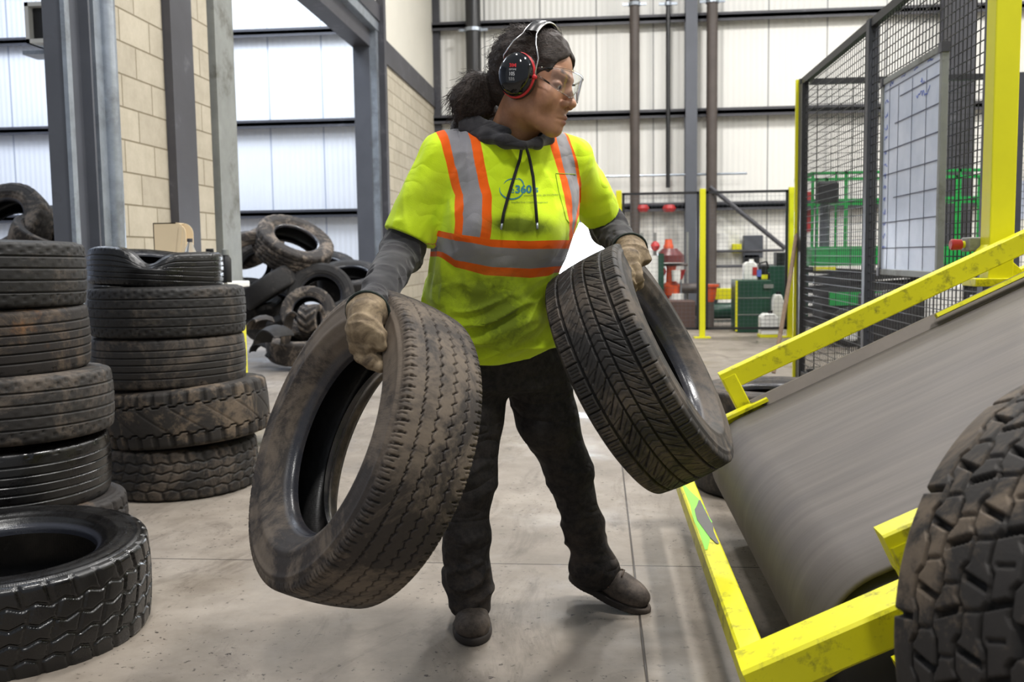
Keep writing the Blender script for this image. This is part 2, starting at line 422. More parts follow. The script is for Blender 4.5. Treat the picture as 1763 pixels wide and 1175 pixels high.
pc = on_y(1189, 300, YB - 0.3)
m = MB(); m.bounds((pc.x - 0.10, YB - 0.42, 0), (pc.x + 0.10, YB - 0.40, 9)); m.bounds((pc.x - 0.10, YB - 0.20, 0), (pc.x + 0.10, YB - 0.18, 9)); m.bounds((pc.x - 0.01, YB - 0.4, 0), (pc.x + 0.01, YB - 0.2, 9)); m.bounds((pc.x - 0.16, YB - 0.5, 0), (pc.x + 0.16, YB - 0.12, 0.02))
m.build('trim_40', M['steel_grey'], kind='structure')
pc = on_y(1640, 200, YB - 0.3)
m = MB(); m.bounds((pc.x - 0.2, YB - 0.55, 0), (pc.x + 0.2, YB - 0.53, 9)); m.bounds((pc.x - 0.2, YB - 0.22, 0), (pc.x + 0.2, YB - 0.2, 9)); m.bounds((pc.x - 0.02, YB - 0.53, 0), (pc.x + 0.02, YB - 0.22, 9))
m.build('trim_41', M['steel_dark'], kind='structure')
m = MB(); m.bounds((XW, YB - 0.12, 0), (XW + 0.12, YB, 9)); m.build('trim_42', M['steel_dark'], kind='structure')
# cable tray pipe along the wall
m = MB(); m.tube([(XW + 0.3, YB - 0.3, 2.45), (0.2, YB - 0.3, 2.42), (2.6, YB - 0.3, 2.42)], 0.02, 8); tag(m.build('conduit', M['galv'], smooth=0.6), 'thin grey conduit running level along the back wall above the valves', 'conduit')

# high-bay fittings
for i, (x, y, z, p) in enumerate(LAMPS):
    e = empty('high_bay_lamp', (x, y, z), 'long white high-bay lamp hanging ' + ('above the conveyor', 'above the tyre stacks', 'above the middle of the hall', 'above the mesh cage', 'before the back wall doorway', 'before the scissor lift', 'behind the camera side of the hall', 'in the far corner past the lift', 'over the top end of the conveyor')[i], 'ceiling lamp', 'high-bay lamps above the hall')
    m = MB(); m.bounds((-0.30, -0.6, 0.0), (0.30, 0.6, 0.10)); m.build('housing', M['white_paint'], e)
    m = MB(); m.bounds((-0.02, -0.02, 0.1), (0.02, 0.02, 1.4)); m.build('hanger', M['galv'], e)

# unit heater by the near column
p0 = W(62, 10, 7.2); p1 = W(104, 66, 7.2)
e = empty('unit_heater', ((p0.x + p1.x) / 2 + 0.02, p0.y, (p0.z + p1.z) / 2), 'square white framed heater with dark grille hung high behind the near column', 'heater')
m = MB(); w2, h2 = 0.20, 0.15
m.bounds((-w2, -0.01, -h2), (w2, 0.4, -h2 + 0.03)); m.bounds((-w2, -0.01, h2 - 0.03), (w2, 0.4, h2)); m.bounds((-w2, -0.01, -h2), (-w2 + 0.03, 0.4, h2)); m.bounds((w2 - 0.03, -0.01, -h2), (w2, 0.4, h2))
m.build('casing', M['white_paint'], e)
m = MB(); m.bounds((-w2 + 0.02, 0.05, -h2 + 0.02), (w2 - 0.02, 0.39, h2 - 0.02)); m.build('grille', M['mesh_black'], e)
m = MB(); m.bounds((-w2 - 0.1, 0.1, -h2 - 0.06), (-w2 + 0.2, 0.3, -h2 - 0.03)); m.bounds((-0.02, 0.15, h2), (0.02, 0.25, 3.2)); m.build('bracket', M['galv'], e)
# ------------------------------------------------------------------ tyres
def catmull(P, n):
    P = np.asarray(P, float); m = len(P)
    Q = np.vstack([2 * P[0] - P[1], P, 2 * P[-1] - P[-2]])
    t = np.linspace(0, m - 1 - 1e-6, n); i = t.astype(int); f = (t - i)[:, None]
    a, b, c, d = Q[i], Q[i + 1], Q[i + 2], Q[i + 3]
    return 0.5 * (2 * b + (c - a) * f + (2 * a - 5 * b + 4 * c - d) * f ** 2 + (-a + 3 * b - 3 * c + d) * f ** 3)
def gr(d, hw, soft): return np.clip((hw + soft - np.abs(d)) / soft, 0, 1)
def fr(x): return x - np.floor(x)
def near(x, off=0.0): return np.abs(fr(x - off + 0.5) - 0.5)
def tri(x): return 4 * np.abs(fr(x) - 0.5) - 1

def pat_rib(u, s):        # plain ribs with fine shoulder slots
    d = sum(gr(s - c, 0.014, 0.016) for c in (-0.62, -0.31, 0.0, 0.31, 0.62))
    return np.maximum(d, 0.5 * gr(near(u * 2), 0.05, 0.05) * (np.abs(s) > 0.88))
def pat_highway(u, s):
    d = sum(gr(s - c, 0.014, 0.016) for c in (-0.60, -0.2, 0.2, 0.60))
    d = np.maximum(d, 0.7 * gr(near(u * 2 + s * 0.8), 0.03, 0.05) * (np.abs(s) > 0.66))
    d = np.maximum(d, 0.35 * gr(near(u * 2 + 0.6 * s), 0.02, 0.05) * (np.abs(s) < 0.52))
    return d
def pat_allterrain(u, s):
    z = 0.055 * tri(u)
    d = sum(gr(s - c - z * sg, 0.03, 0.02) for c, sg in ((-0.6, 1), (-0.2, -1), (0.2, 1), (0.6, -1)))
    d = np.maximum(d, gr(near(u + 0.35 * s, 0.25), 0.07, 0.05) * (np.abs(s) > 0.6))
    d = np.maximum(d, 0.8 * gr(near(u - 0.5 * s, 0.0), 0.045, 0.04) * (np.abs(s) <= 0.62))
    return d
def pat_van(u, s):        # worn ribs with zigzag grooves, slit notches and slotted shoulders
    z = 0.024 * tri(u * 2)
    d = 0.7 * sum(gr(s - c - z, 0.005, 0.013) for c in (-0.55, -0.19, 0.18, 0.54))
    for q, c in enumerate((-0.55, -0.19, 0.18, 0.54)):
        loc = s - c - z
        d = np.maximum(d, gr(near(u * 2 + 4.0 * loc, 0.1 + 0.2 * q), 0.035, 0.045) * gr(loc, 0.045, 0.015))
    d = np.maximum(d, 0.9 * gr(near(u * 2 + 0.5 * s), 0.03, 0.045) * gr(np.abs(s) - 1.0, 0.20, 0.02))
    d = np.maximum(d, 0.5 * gr(near(u * 4 + 0.5 * s + 0.25), 0.05, 0.06) * gr(np.abs(s) - 1.0, 0.12, 0.02))
    return d
def pat_touring(u, s):    # four straight grooves, slotted shoulder blocks, swept slits between
    d = np.maximum(gr(s - 0.62, 0.022, 0.010), gr(s + 0.62, 0.022, 0.010))
    d = np.maximum(d, np.maximum(gr(s - 0.16, 0.020, 0.010), gr(s + 0.16, 0.020, 0.010)))
    sh = np.abs(s) > 0.62
    d = np.maximum(d, 0.95 * gr(near(u), 0.030, 0.025) * sh)
    for q in (0.3, 0.5, 0.7): d = np.maximum(d, 0.5 * gr(near(u, q), 0.012, 0.022) * ((np.abs(s) > 0.70) & (np.abs(s) < 0.92)))
    md = (np.abs(s) <= 0.62) & (np.abs(s) > 0.16)
    d = np.maximum(d, 0.85 * gr(near(u - 3.0 * np.abs(s)), 0.022, 0.035) * md * ((np.abs(s) < 0.52)))
    d = np.maximum(d, 0.5 * gr(near(u - 1.2 * np.abs(s), 0.45), 0.012, 0.025) * (np.abs(s) <= 0.62) * (np.abs(s) > 0.34))
    d = np.maximum(d, 0.4 * gr(near(u * 2 - 5.0 * np.abs(s), 0.2), 0.014, 0.035) * md)
    d = np.maximum(d, 0.45 * gr(near(u * 2 - 2.6 * np.abs(s)), 0.04, 0.05) * (np.abs(s) < 0.16))
    return d
def pat_mud(u, s):        # interlocking blocks, large lugs on the shoulders
    st = lambda x: np.clip(4 * tri(x), -1, 1)
    d = gr(s - 0.035 * st(u + 0.5), 0.012, 0.016)
    for c in (-0.60, -0.30, 0.30, 0.60): d = np.maximum(d, gr(s - c - 0.035 * st(u + (0.0 if abs(c) < 0.5 else 0.35)), 0.013 if abs(c) < 0.5 else 0.018, 0.016))
    for k, (a, b) in enumerate(((-0.6, -0.3), (-0.3, 0.0), (0.0, 0.3), (0.3, 0.6))):
        d = np.maximum(d, gr(near(u + (0.5 if k % 2 else -0.5) * (s - a), 0.12 + 0.38 * k), 0.04, 0.03) * ((s > a) & (s < b)))
        d = np.maximum(d, 0.35 * gr(near(u + 0.2 * s, 0.62 + 0.38 * k), 0.015, 0.03) * ((s > a + 0.05) & (s < b - 0.05)))
    d = np.maximum(d, gr(near(u * 0.5 + 0.05 * np.sign(s) * st(u * 2), 0.30), 0.055, 0.025) * (np.abs(s) > 0.62))
    d = np.maximum(d, 0.6 * gr(near(u * 0.5, 0.80), 0.07, 0.02) * (np.abs(s) > 0.97))
    return d
def pat_wornlug(u, s):
    st = lambda x: np.clip(4 * tri(x), -1, 1)
    d = np.maximum(gr(s - 0.55 - 0.05 * st(u), 0.018, 0.02), gr(s + 0.55 - 0.05 * st(u), 0.018, 0.02))
    d = np.maximum(d, gr(near(u, 0.3), 0.12, 0.05) * (np.abs(s) > 0.58))
    return np.maximum(d, 0.25 * gr(near(u * 0.5 + s, 0.1), 0.02, 0.03) * (np.abs(s) < 0.5))
def pat_lug(u, s):
    return 1 - gr(near(u + 0.9 * np.abs(s)), 0.22, 0.06)

def tyre_meshes(R, Wd, rim, pattern, nb=40, N=240, ns=40, depth=0.008, tread_w=0.82, deform=None, crown=0.006, bead=0.60):
    H = R - rim; hw = Wd / 2; wt = hw * tread_w
    P1 = (R - 0.17 * H, hw * 0.955)
    side = [P1, (R - 0.30 * H, hw * 0.985), (R - 0.48 * H, hw), (R - 0.66 * H, hw * 0.97), (rim + 0.17 * H, hw * (0.65 + 0.37 * bead)), (rim + 0.06 * H, hw * (0.31 + 0.8 * bead)), (rim, hw * (bead + 0.13)), (rim - 0.003, hw * bead)]
    inner = [(rim - 0.003, hw * bead), (rim + 0.05 * H, hw * (bead + 0.02)), (rim + 0.2 * H, hw * (bead * 0.5 + 0.46)), (rim + 0.45 * H, hw * 0.88), (R - 0.28 * H, hw * 0.86), (R - 0.028, wt * 0.75), (R - 0.022, wt * 0.35), (R - 0.021, 0)]
    th = np.linspace(0, 2 * PI, N, endpoint=False)
    def sweep(prof, disp=None, name='x', grv=None, beadw=None):
        prof = np.asarray(prof); n = len(prof)
        r = np.repeat(prof[:, 0][:, None], N, 1); z = np.repeat(prof[:, 1][:, None], N, 1)
        if disp is not None:
            dr, dz = disp(r, z); r = r + dr; z = z + dz
        T = np.repeat(th[None, :], n, 0)
        x = r * np.cos(T); y = r * np.sin(T)
        V = np.stack([x, y, z], -1).reshape(-1, 3)
        if deform is not None: V = deform(V)
        i, k = np.meshgrid(np.arange(n - 1), np.arange(N), indexing='ij'); k2 = (k + 1) % N
        F = np.stack([i * N + k, i * N + k2, (i + 1) * N + k2, (i + 1) * N + k], -1).reshape(-1, 4)
        at = {'arc': (T * R).ravel(), 'rad': r.ravel()}
        if grv is not None: at['grv'] = grv.ravel(); at['tread_m'] = np.ones(grv.size)
        if beadw is not None: at['bead'] = np.repeat(beadw[:, None], N, 1).ravel()
        return np_mesh(name, V, F, at)
    # tread with shoulders
    sv = np.linspace(-1, 1, ns)
    ctrl_r = [R - crown, P1[0] + 0.35 * (R - crown - P1[0]), P1[0]]
    def prof_at(s):
        a = np.abs(s); core = 0.80
        z1 = a / core * wt; r1 = R - crown * (a / core) ** 2
        t = np.clip((a - core) / (1 - core), 0, 1)
        # quadratic round-over from tread edge to sidewall
        A = (R - crown, wt); B = (R - crown - 0.02 * H, hw * 0.95); Cc = P1
        r2 = (1 - t) ** 2 * A[0] + 2 * t * (1 - t) * B[0] + t * t * Cc[0]
        z2 = (1 - t) ** 2 * A[1] + 2 * t * (1 - t) * B[1] + t * t * Cc[1]
        return np.where(a > core, r2, r1), np.where(a > core, z2, z1) * np.sign(s)
    pr, pz = prof_at(sv)
    Sg = np.repeat(sv[:, None], N, 1); U = np.repeat((th / (2 * PI) * nb)[None, :], ns, 0)
    D = np.clip(pattern(U, Sg / 0.86), 0, 1) * np.clip((1.0 - np.abs(Sg)) / 0.06, 0, 1)
    def dtread(r, z):
        a = np.clip((np.abs(Sg) - 0.8) / 0.2, 0, 1)
        return -D * depth * (1 - 0.6 * a), -np.sign(Sg) * D * depth * a * 0.8
    out = {}
    out['tread'] = sweep(np.stack([pr, pz], 1), dtread, 'tread', D)
    sp = catmull(side, 30)
    for rr in (R - 0.24 * H, R - 0.62 * H, rim + 0.20 * H):       # moulded rings
        sp[:, 1] += 0.0034 * np.exp(-((sp[:, 0] - rr) / (0.012 * 1.0)) ** 2 * 6) * (np.arange(30) > 1)
    bw = np.clip((rim + 0.10 * H - sp[:, 0]) / (0.04 * H), 0, 1)
    out['sidewall_a'] = sweep(sp, None, 'sidewall', None, bw); sp2 = sp.copy(); sp2[:, 1] *= -1; out['sidewall_b'] = sweep(sp2[::-1], None, 'sidewall', None, bw[::-1])
    ip = catmull(inner, 16); ip2 = ip[::-1].copy(); ip2[:, 1] *= -1
    out['inner_liner'] = sweep(np.vstack([ip, ip2[1:]]), None, 'inner_liner')
    return out

def tyre_mat(name, base, dust, dust_amt, rough=0.7, rust=None, rust_amt=0.3, seed=0.0, streak=False, spec=0.5, wet=0.0):
    t = NT(name); tc = t.node('ShaderNodeTexCoord'); mp = t.node('ShaderNodeMapping'); t.link(tc.outputs['Object'], mp.inputs[0]); mp.inputs['Location'].default_value = (seed, seed * 1.7, seed * 0.3)
    v = mp.outputs[0]
    n = t.noise(v, 5.5, 8, 0.74, 0.5); n2 = t.noise(v, 30, 5, 0.7); n3 = t.noise(v, 3.3, 6, 0.65)
    b = [x * 0.58 for x in S(base)]; c = t.ramp(n2, [(0.3, C4([x * 0.7 for x in b])), (0.7, C4([x * 1.25 for x in b]))])
    lo = 0.66 - dust_amt * 0.35
    f = t.ramp(n, [(lo, (0, 0, 0, 1)), (lo + 0.10, (0.7, 0.7, 0.7, 1)), (lo + 0.22, (1, 1, 1, 1))])
    c = t.mix(f, c, S(dust))
    f2 = t.ramp(t.noise(v, 12, 7, 0.75, 0.8), [(0.60, (0, 0, 0, 1)), (0.72, (0.8, 0.8, 0.8, 1))])
    if rust:
        lo = 0.70 - rust_amt * 0.3
        c = t.mix(t.math('MULTIPLY', t.ramp(n3, [(lo, (0, 0, 0, 1)), (lo + 0.12, (0.9, 0.9, 0.9, 1))]), t.ramp(n, [(0.4, (0.2, 0.2, 0.2, 1)), (0.6, (1, 1, 1, 1))])), c, S(rust))
    gv = t.attr('grv'); c = t.mix(t.math('MULTIPLY', gv, 0.75, clamp=True), c, [x * 0.35 for x in b])  # dust-free rubber in the grooves, with recess shade painted in as well
    bd = t.attr('bead'); c = t.mix(t.math('MULTIPLY', bd, 0.8), c, S((44, 46, 54)))
    # fine moulded radial ribs
    arc = t.attr('arc')
    tb = t.math('MULTIPLY', t.attr('tread_m'), 1.0)
    w = t.math('SINE', t.math('MULTIPLY', arc, 2 * PI / 0.0065))
    hgt = t.math('ADD', t.math('MULTIPLY', n2, 1.0), t.math('MULTIPLY', t.math('MULTIPLY', w, t.math('SUBTRACT', 1.0, tb)), 0.035))
    rr = t.ramp(n, [(0.3, (max(0.05, rough - wet),) * 3 + (1,)), (0.62, (min(1, rough + 0.15),) * 3 + (1,))])
    rr = t.mix(bd, rr, (0.25, 0.25, 0.25)); t.set(color=c, rough=rr, spec=spec)
    t.bump(hgt, 0.35, 0.003)
    return t.m
TM = {
    'brown': tyre_mat('worn_brown_rubber', (62, 54, 49), (108, 96, 83), 0.60, 0.66, (104, 84, 58), 0.10, 0.3),
    'grey': tyre_mat('dusty_grey_rubber', (48, 44, 41), (90, 80, 70), 0.50, 0.6, None, 0, 2.1),
    'dark': tyre_mat('dark_rubber', (36, 34, 33), (80, 72, 64), 0.35, 0.55, (96, 74, 50), 0.05, 4.0),
    'wet': tyre_mat('wet_black_rubber', (17, 16, 17), (42, 38, 35), 0.08, 0.28, None, 0, 5.5, spec=0.6, wet=0.2),
    'rust': tyre_mat('muddy_rusty_rubber', (44, 38, 35), (88, 74, 60), 0.45, 0.65, (140, 92, 40), 0.36, 7.7),
    'mud': tyre_mat('muddy_block_rubber', (52, 47, 43), (108, 94, 78), 0.5, 0.7, None, 0, 9.1),
    'pile': tyre_mat('dusty_pile_rubber', (60, 54, 50), (128, 116, 104), 0.50, 0.75, (120, 98, 76), 0.15, 1.3),
    'piledark': tyre_mat('dark_pile_rubber', (40, 38, 38), (84, 78, 74), 0.35, 0.7, None, 0, 3.3),
}
TM['liner'] = tyre_mat('tyre_inner_liner', (24, 23, 24), (58, 54, 54), 0.12, 0.34, None, 0, 6.0, spec=0.5, wet=0.1)

def tyre(meshes, mat, loc, axis, label, group=None, spin=0.0, name='tyre', cat='tyre', liner=None):
    e = empty(name, loc, label, cat, group)
    e.rotation_mode = 'QUATERNION'
    e.rotation_quaternion = Vector(axis).normalized().to_track_quat('Z', 'Y') @ Quaternion((0, 0, 1), spin)
    for k, me in meshes.items():
        me2 = me
        o = bpy.data.objects.new({'sidewall_a': 'sidewall', 'sidewall_b': 'sidewall'}.get(k, k), me2); COL.objects.link(o); o.parent = e
        mt = (liner or TM['liner']) if k == 'inner_liner' else mat
        if not me2.materials: me2.materials.append(None)
        o.material_slots[0].link = 'OBJECT'; o.material_slots[0].material = mt
    return e
def cdir(x, up, toward):
    "a direction given as right / up / towards the viewer"
    return (cr * x + cu * up - fwd * toward).normalized()

# --- hero tyre held by the right hand
A1 = cdir(-0.80, 0.35, 0.535)
T1m = tyre_meshes(0.348, 0.198, 0.210, pat_van, nb=46, N=1100, ns=130, depth=0.008, tread_w=0.86, bead=0.34)
T1c = W(616, 766, 2.13)
T1 = tyre(T1m, TM['brown'], T1c, A1, 'dusty brown worn tyre held upright in the right glove, nearest hand-held tyre', spin=0.4)
A2 = cdir(0.84, 0.46, 0.305)
T2m = tyre_meshes(0.318, 0.215, 0.192, pat_touring, nb=48, N=1100, ns=140, depth=0.009, tread_w=0.88, bead=0.40)
T2c = W(1104, 633, 2.48)
T2 = tyre(T2m, TM['grey'], T2c, A2, 'dark grooved road tyre held in the left glove against the conveyor', spin=0.9)

# --- big block-tread tyre in the near right corner
T3m = tyre_meshes(0.40, 0.27, 0.20, pat_mud, nb=28, N=1120, ns=150, depth=0.014, tread_w=0.88, crown=0.012)
T3 = tyre(T3m, TM['mud'], W(2046, 1118, 1.30), cdir(0.34, 0.10, 0.95), 'huge close-up off-road tyre with chunky blocks standing beside the conveyor', spin=0.1)

# --- wet tyre flat on the floor, near left
p = on_z(20, 1040, 0.0)
T4m = tyre_meshes(0.37, 0.265, 0.225, pat_allterrain, nb=34, N=560, ns=110, depth=0.006, tread_w=0.84)
T4 = tyre(T4m, TM['wet'], W(22, 1010, 2.72).xy.to_3d() + Vector((0, 0, 0.134)), Vector((0.03, -0.05, 1)), 'wet black tyre lying flat on the floor in front of the left stack')

# --- stacks
def offc(px, z, d): q = W(px, 500, d); return Vector((q.x, q.y, z))
St = {
    'a': tyre_meshes(0.34, 0.225, 0.20, pat_rib, nb=36, N=240, ns=100, depth=0.007),
    'b': tyre_meshes(0.345, 0.225, 0.20, pat_highway, nb=34, N=300, ns=100, depth=0.007),
    'c': tyre_meshes(0.355, 0.225, 0.20, pat_allterrain, nb=30, N=300, ns=90, depth=0.007),
    'd': tyre_meshes(0.375, 0.255, 0.20, pat_wornlug, nb=32, N=384, ns=100, depth=0.012),
}
L1 = [('c', 'rust', 12, 'lowest tyre of the nearer left stack, brown with mud'), ('a', 'wet', -6, 'shiny black tyre second from the floor in the nearer left stack'), ('b', 'grey', 2, 'middle tyre of the nearer left stack, dull grey-brown ribs'),
      ('a', 'rust', -32, 'rust-stained tyre second from the top of the nearer left stack'), ('b', 'dark', -36, 'dark topmost tyre of the nearer left stack')]
z = 0.0
for i, (k, mt, px, lb) in enumerate(L1):
    w = 0.225; tyre(St[k], TM[mt], offc(px, z + w / 2, 3.32), Vector((0.02 * math.sin(i * 2.1), 0.02 * math.cos(i * 3), 1)), lb, 'tyres in the nearer left stack', spin=i * 1.1); z += w
# second stack
T5 = [('c', 'grey', 297, 0.0, (0, 0, 1), 'bottom tyre of the five-tyre stack by the column'),
      ('d', 'mud', 312, 0.0, (-0.075, 0.01, 1), 'tilted tyre with knobbly shoulder blocks second from the floor in the column stack'),
      ('a', 'grey', 288, 0.0, (-0.01, 0.0, 1), 'middle tyre of the column stack, straight ribs'),
      ('b', 'dark', 289, 0.0, (0, 0.01, 1), 'dusty wide tyre directly below the crushed tyre')]
z = 0.0; hs = [0.225, 0.262, 0.225, 0.218]
for i, (k, mt, px, _, ax, lb) in enumerate(T5):
    tyre(St[k], TM[mt], offc(px, z + hs[i] / 2, 4.42), Vector(ax), lb, 'tyres in the stack by the column', spin=i * 0.7 + 0.2); z += hs[i]
AXT = Vector((0.06, 0.03, 1)); _d = AXT.normalized().to_track_quat('Z', 'Y').inverted() @ Vector((0.32, -1, 0)); DENT = math.atan2(_d.y, _d.x)
def crush(V):
    V = V.copy(); a = np.arctan2(V[:, 1], V[:, 0]); top = np.clip(V[:, 2] / 0.07, 0, 1)
    dent = np.exp(-((np.angle(np.exp(1j * (a - DENT)))) / 0.26) ** 2)
    V[:, 2] -= dent * top * 0.06
    V[:, 2] += 0.006 * np.sin(a * 3 + 1) * (V[:, 2] > 0)
    k = 1 + 0.03 * np.sin(a * 2 + 0.5) - 0.05 * dent * top
    V[:, 0] *= k; V[:, 1] *= k
    return V
Tt = tyre_meshes(0.30, 0.165, 0.19, pat_rib, nb=34, N=300, ns=100, depth=0.006, deform=crush)
tyre(Tt, TM['wet'], offc(271, z + 0.082, 4.42), AXT, 'small crushed shiny black tyre on top of the column stack', 'tyres in the stack by the column')

# small stack seen behind the column stack
Pm = {'s': tyre_meshes(0.31, 0.205, 0.20, pat_rib, nb=30, N=120, ns=24, depth=0.007),
      'm': tyre_meshes(0.34, 0.23, 0.20, pat_highway, nb=30, N=120, ns=24, depth=0.008),
      'x': tyre_meshes(0.36, 0.24, 0.20, pat_allterrain, nb=26, N=130, ns=26, depth=0.010),
      'l': tyre_meshes(0.25, 0.30, 0.13, pat_lug, nb=12, N=130, ns=30, depth=0.02)}

# --- two tyres under the far side of the conveyor
c0 = offc(1330, 0, 4.22)
for i, lb in enumerate(('lower tyre lying on the floor behind the conveyor tail', 'upper tyre lying behind the conveyor, just under its guard rail')):
    tyre(Pm['m'], TM['grey'], c0 + Vector((0.0 + 0.02 * i, 0, 0.115 + 0.231 * i)), (0.0, 0.0, 1), lb, 'tyres lying behind the conveyor', spin=i)

# --- pile in the opening of the next bay
G3 = 'tyres in the heap beyond the wide opening'
heap = [
    ('x', 'pile', 505, 424, 9.9, (0.42, 0.76, 0.48), 1.13, 'big dusty tyre tipped on the very top of the heap'),
    ('m', 'pile', 432, 455, 9.8, (0.55, -0.12, 0.8), 1.0, 'pale tyre at the heap end beside the galvanised post, hole facing right'),
    ('s', 'pile', 441, 425, 10.6, (-0.3, 0.6, 0.4), 1.0, 'ribbed tyre poking up behind the pale tyre at the heap end'),
    ('s', 'piledark', 464, 494, 9.7, (-0.52, 0.84, 0.12), 1.0, 'dark tyre leaning edge-on with its tread sloping up to the right'),
    ('m', 'piledark', 553, 512, 9.7, (0.12, 0.22, 0.95), 1.0, 'upright dark tyre forming an arch in the middle of the heap'),
    ('x', 'pile', 532, 540, 9.35, (0.0, 0.30, 0.9), 0.74, 'smaller lugged tyre standing inside the arch of the dark tyre'),
    ('l', 'pile', 537, 552, 9.1, (0.97, 0.05, 0.2), 0.62, 'pale chunky tractor tyre with chevron lugs at the heap front'),
    ('m', 'piledark', 602, 484, 10.2, (0.05, 0.86, 0.45), 1.0, 'dark tyre lying flat on the heap beside the far door post'),
    ('l', 'piledark', 592, 548, 9.6, (0.5, 0.2, 0.8), 0.7, 'small brown-grey tyre beside the tractor tyre, lower end of heap'),
    ('m', 'pile', 520, 592, 9.2, (0.0, 0.92, 0.35), 1.0, 'flat tyre on the floor at the foot of the heap'),
    ('m', 'piledark', 470, 540, 10.0, (-0.2, 0.7, 0.6), 1.0, 'black tyre in the dark hollow under the sloping tyre'),
    ('m', 'piledark', 612, 540, 10.2, (-0.3, 0.5, 0.8), 1.0, 'dark tyre under the flat tyre near the door post'),
    ('x', 'piledark', 560, 470, 10.9, (0.1, 0.8, 0.5), 1.0, 'dark tyre at the back of the heap below the topmost tyre'),
    ('m', 'piledark', 448, 470, 10.35, (0.3, 0.25, 0.9), 1.0, 'dark tyre filling the heap behind the pale tyre and the sloping tyre'),
    ('m', 'piledark', 430, 520, 10.1, (0.2, 0.8, 0.5), 1.0, 'dark tyre low in the heap against the galvanised post'),
]
for (k, mt, px, py, d, ax, sc, lb) in heap:
    o = tyre(Pm[k], TM[mt], W(px, py, d), cdir(*ax), lb, G3, spin=px * 0.1); o.scale = (sc,) * 3
# torn rubber pieces in front of the heap
def scrap(px, py, d, L, w, bend, axis, label, mat='piledark', group='torn rubber pieces by the heap', name='rubber_strip'):
    n = 14; m = 5; vs_ = []; cx = Vector(axis).normalized(); th_ = 0.012
    up = Vector((0, 0, 1)); side = cx.cross(up)
    side = side.normalized() if side.length > .1 else Vector((1, 0, 0)); rr = L / bend
    V = []; F = []
    for layer in (0, 1):
        for i in range(n):
            a = (i / (n - 1) - 0.5) * bend
            for j in range(m):
                b = (j / (m - 1) - 0.5)
                r_ = rr + (th_ if layer else 0) - 0.03 * (2 * b) ** 2 + 0.01 * math.sin(3 * a + j + px)
                V.append(tuple(cx * (r_ * math.sin(a)) + up * (r_ * math.cos(a) - rr * math.cos(bend / 2)) + side * (b * w)))
    for layer in (0, 1):
        o_ = layer * n * m
        for i in range(n - 1):
            for j in range(m - 1):
                q = (o_ + i * m + j, o_ + (i + 1) * m + j, o_ + (i + 1) * m + j + 1, o_ + i * m + j + 1); F.append(q if layer else q[::-1])
    for i in range(n - 1):
        for j in (0, m - 1): F.append((i * m + j, (i + 1) * m + j, n * m + (i + 1) * m + j, n * m + i * m + j))
    for j in range(m - 1):
        for i in (0, n - 1): F.append((i * m + j, i * m + j + 1, n * m + i * m + j + 1, n * m + i * m + j))
    mb = MB(); mb.add(V, F); o = mb.build(name, TM[mat], smooth=0.8); o.location = W(px, py, d); tag(o, label, 'torn rubber', group); return o
scrap(470, 585, 8.7, 0.42, 0.24, 2.4, cdir(0.8, 0.2, 0.5), 'black bent slab of torn tyre in front of the heap')
scrap(497, 566, 8.8, 0.40, 0.10, 1.8, cdir(0.3, 0.8, 0.4), 'narrow grey torn strip standing against the black slab', 'pile')
scrap(452, 606, 9.3, 0.36, 0.12, 2.6, cdir(0.9, 0.0, 0.3), 'curled black strip on the floor nearest the post')
scrap(447, 560, 8.8, 0.30, 0.2, 2.2, cdir(0.6, 0.3, 0.6), 'brown torn chunk beside the yellow bin', 'pile')
scrap(480, 614, 9.1, 0.3, 0.08, 2.0, cdir(0.7, 0.0, -0.6), 'short black strip lying at the foot of the heap')
scrap(452, 740, 5.45, 0.40, 0.15, 1.3, cdir(0.75, 0.25, -0.6), 'brown curved strip of tread on the floor beside the column stack', 'pile', 'loose strips near the stack')
scrap(440, 722, 5.6, 0.2, 0.1, 2.4, cdir(0.9, 0.0, -0.2), 'small black lump of rubber behind the brown tread strip', 'piledark', 'loose strips near the stack')
# crumpled pale sheet
n = 14; V = []; F = []
for i in range(n):
    for j in range(n): V.append(((i / (n - 1) - .5) * 0.34, (j / (n - 1) - .5) * 0.3, 0.035 + 0.04 * math.sin(i * 1.3 + j * .4) * math.cos(j * 1.1) + 0.02 * random.random()))
F = [(i * n + j, (i + 1) * n + j, (i + 1) * n + j + 1, i * n + j + 1) for i in range(n - 1) for j in range(n - 1)]
mb = MB(); mb.add(V, F); o = mb.build('plastic_sheet', simple('grey_crumpled_sheet', (150, 150, 148), 0.5)); o.location = on_z(535, 604); sol = o.modifiers.new('t', 'SOLIDIFY'); sol.thickness = 0.004
tag(o, 'crumpled pale grey sheet on the floor at the foot of the heap', 'sheet')

# --- tyres piled in the next bay behind the nearer left stack
G4 = 'tyres heaped in the next bay at the near column'
for (k, mt, px, py, d, ax, sc, lb) in [
    ('x', 'pile', 8, 392, 7.3, (-0.15, 0.50, 0.85), 1.0, 'dusty tyre with open hole resting on the nearer left stack skyline'),
    ('m', 'piledark', 92, 404, 7.8, (0.1, 0.72, 0.6), 0.9, 'dark tyre lying behind the dusty one beside the near column'),
    ('s', 'pile', 78, 412, 7.2, (0.45, 0.82, 0.3), 0.8, 'pale thin tyre lying between the two next-bay tyres'),
    ('m', 'piledark', 30, 470, 7.5, (0, 1, 0.2), 1.0, 'dark tyre buried under the dusty next-bay tyre'),
    ('m', 'piledark', 100, 490, 7.7, (0, 1, 0.1), 1.0, 'dark tyre low in the next-bay heap by the near column')]:
    o = tyre(Pm[k], TM[mt], W(px, py, d), cdir(*ax), lb, G4, spin=px * 0.1); o.scale = (sc,) * 3
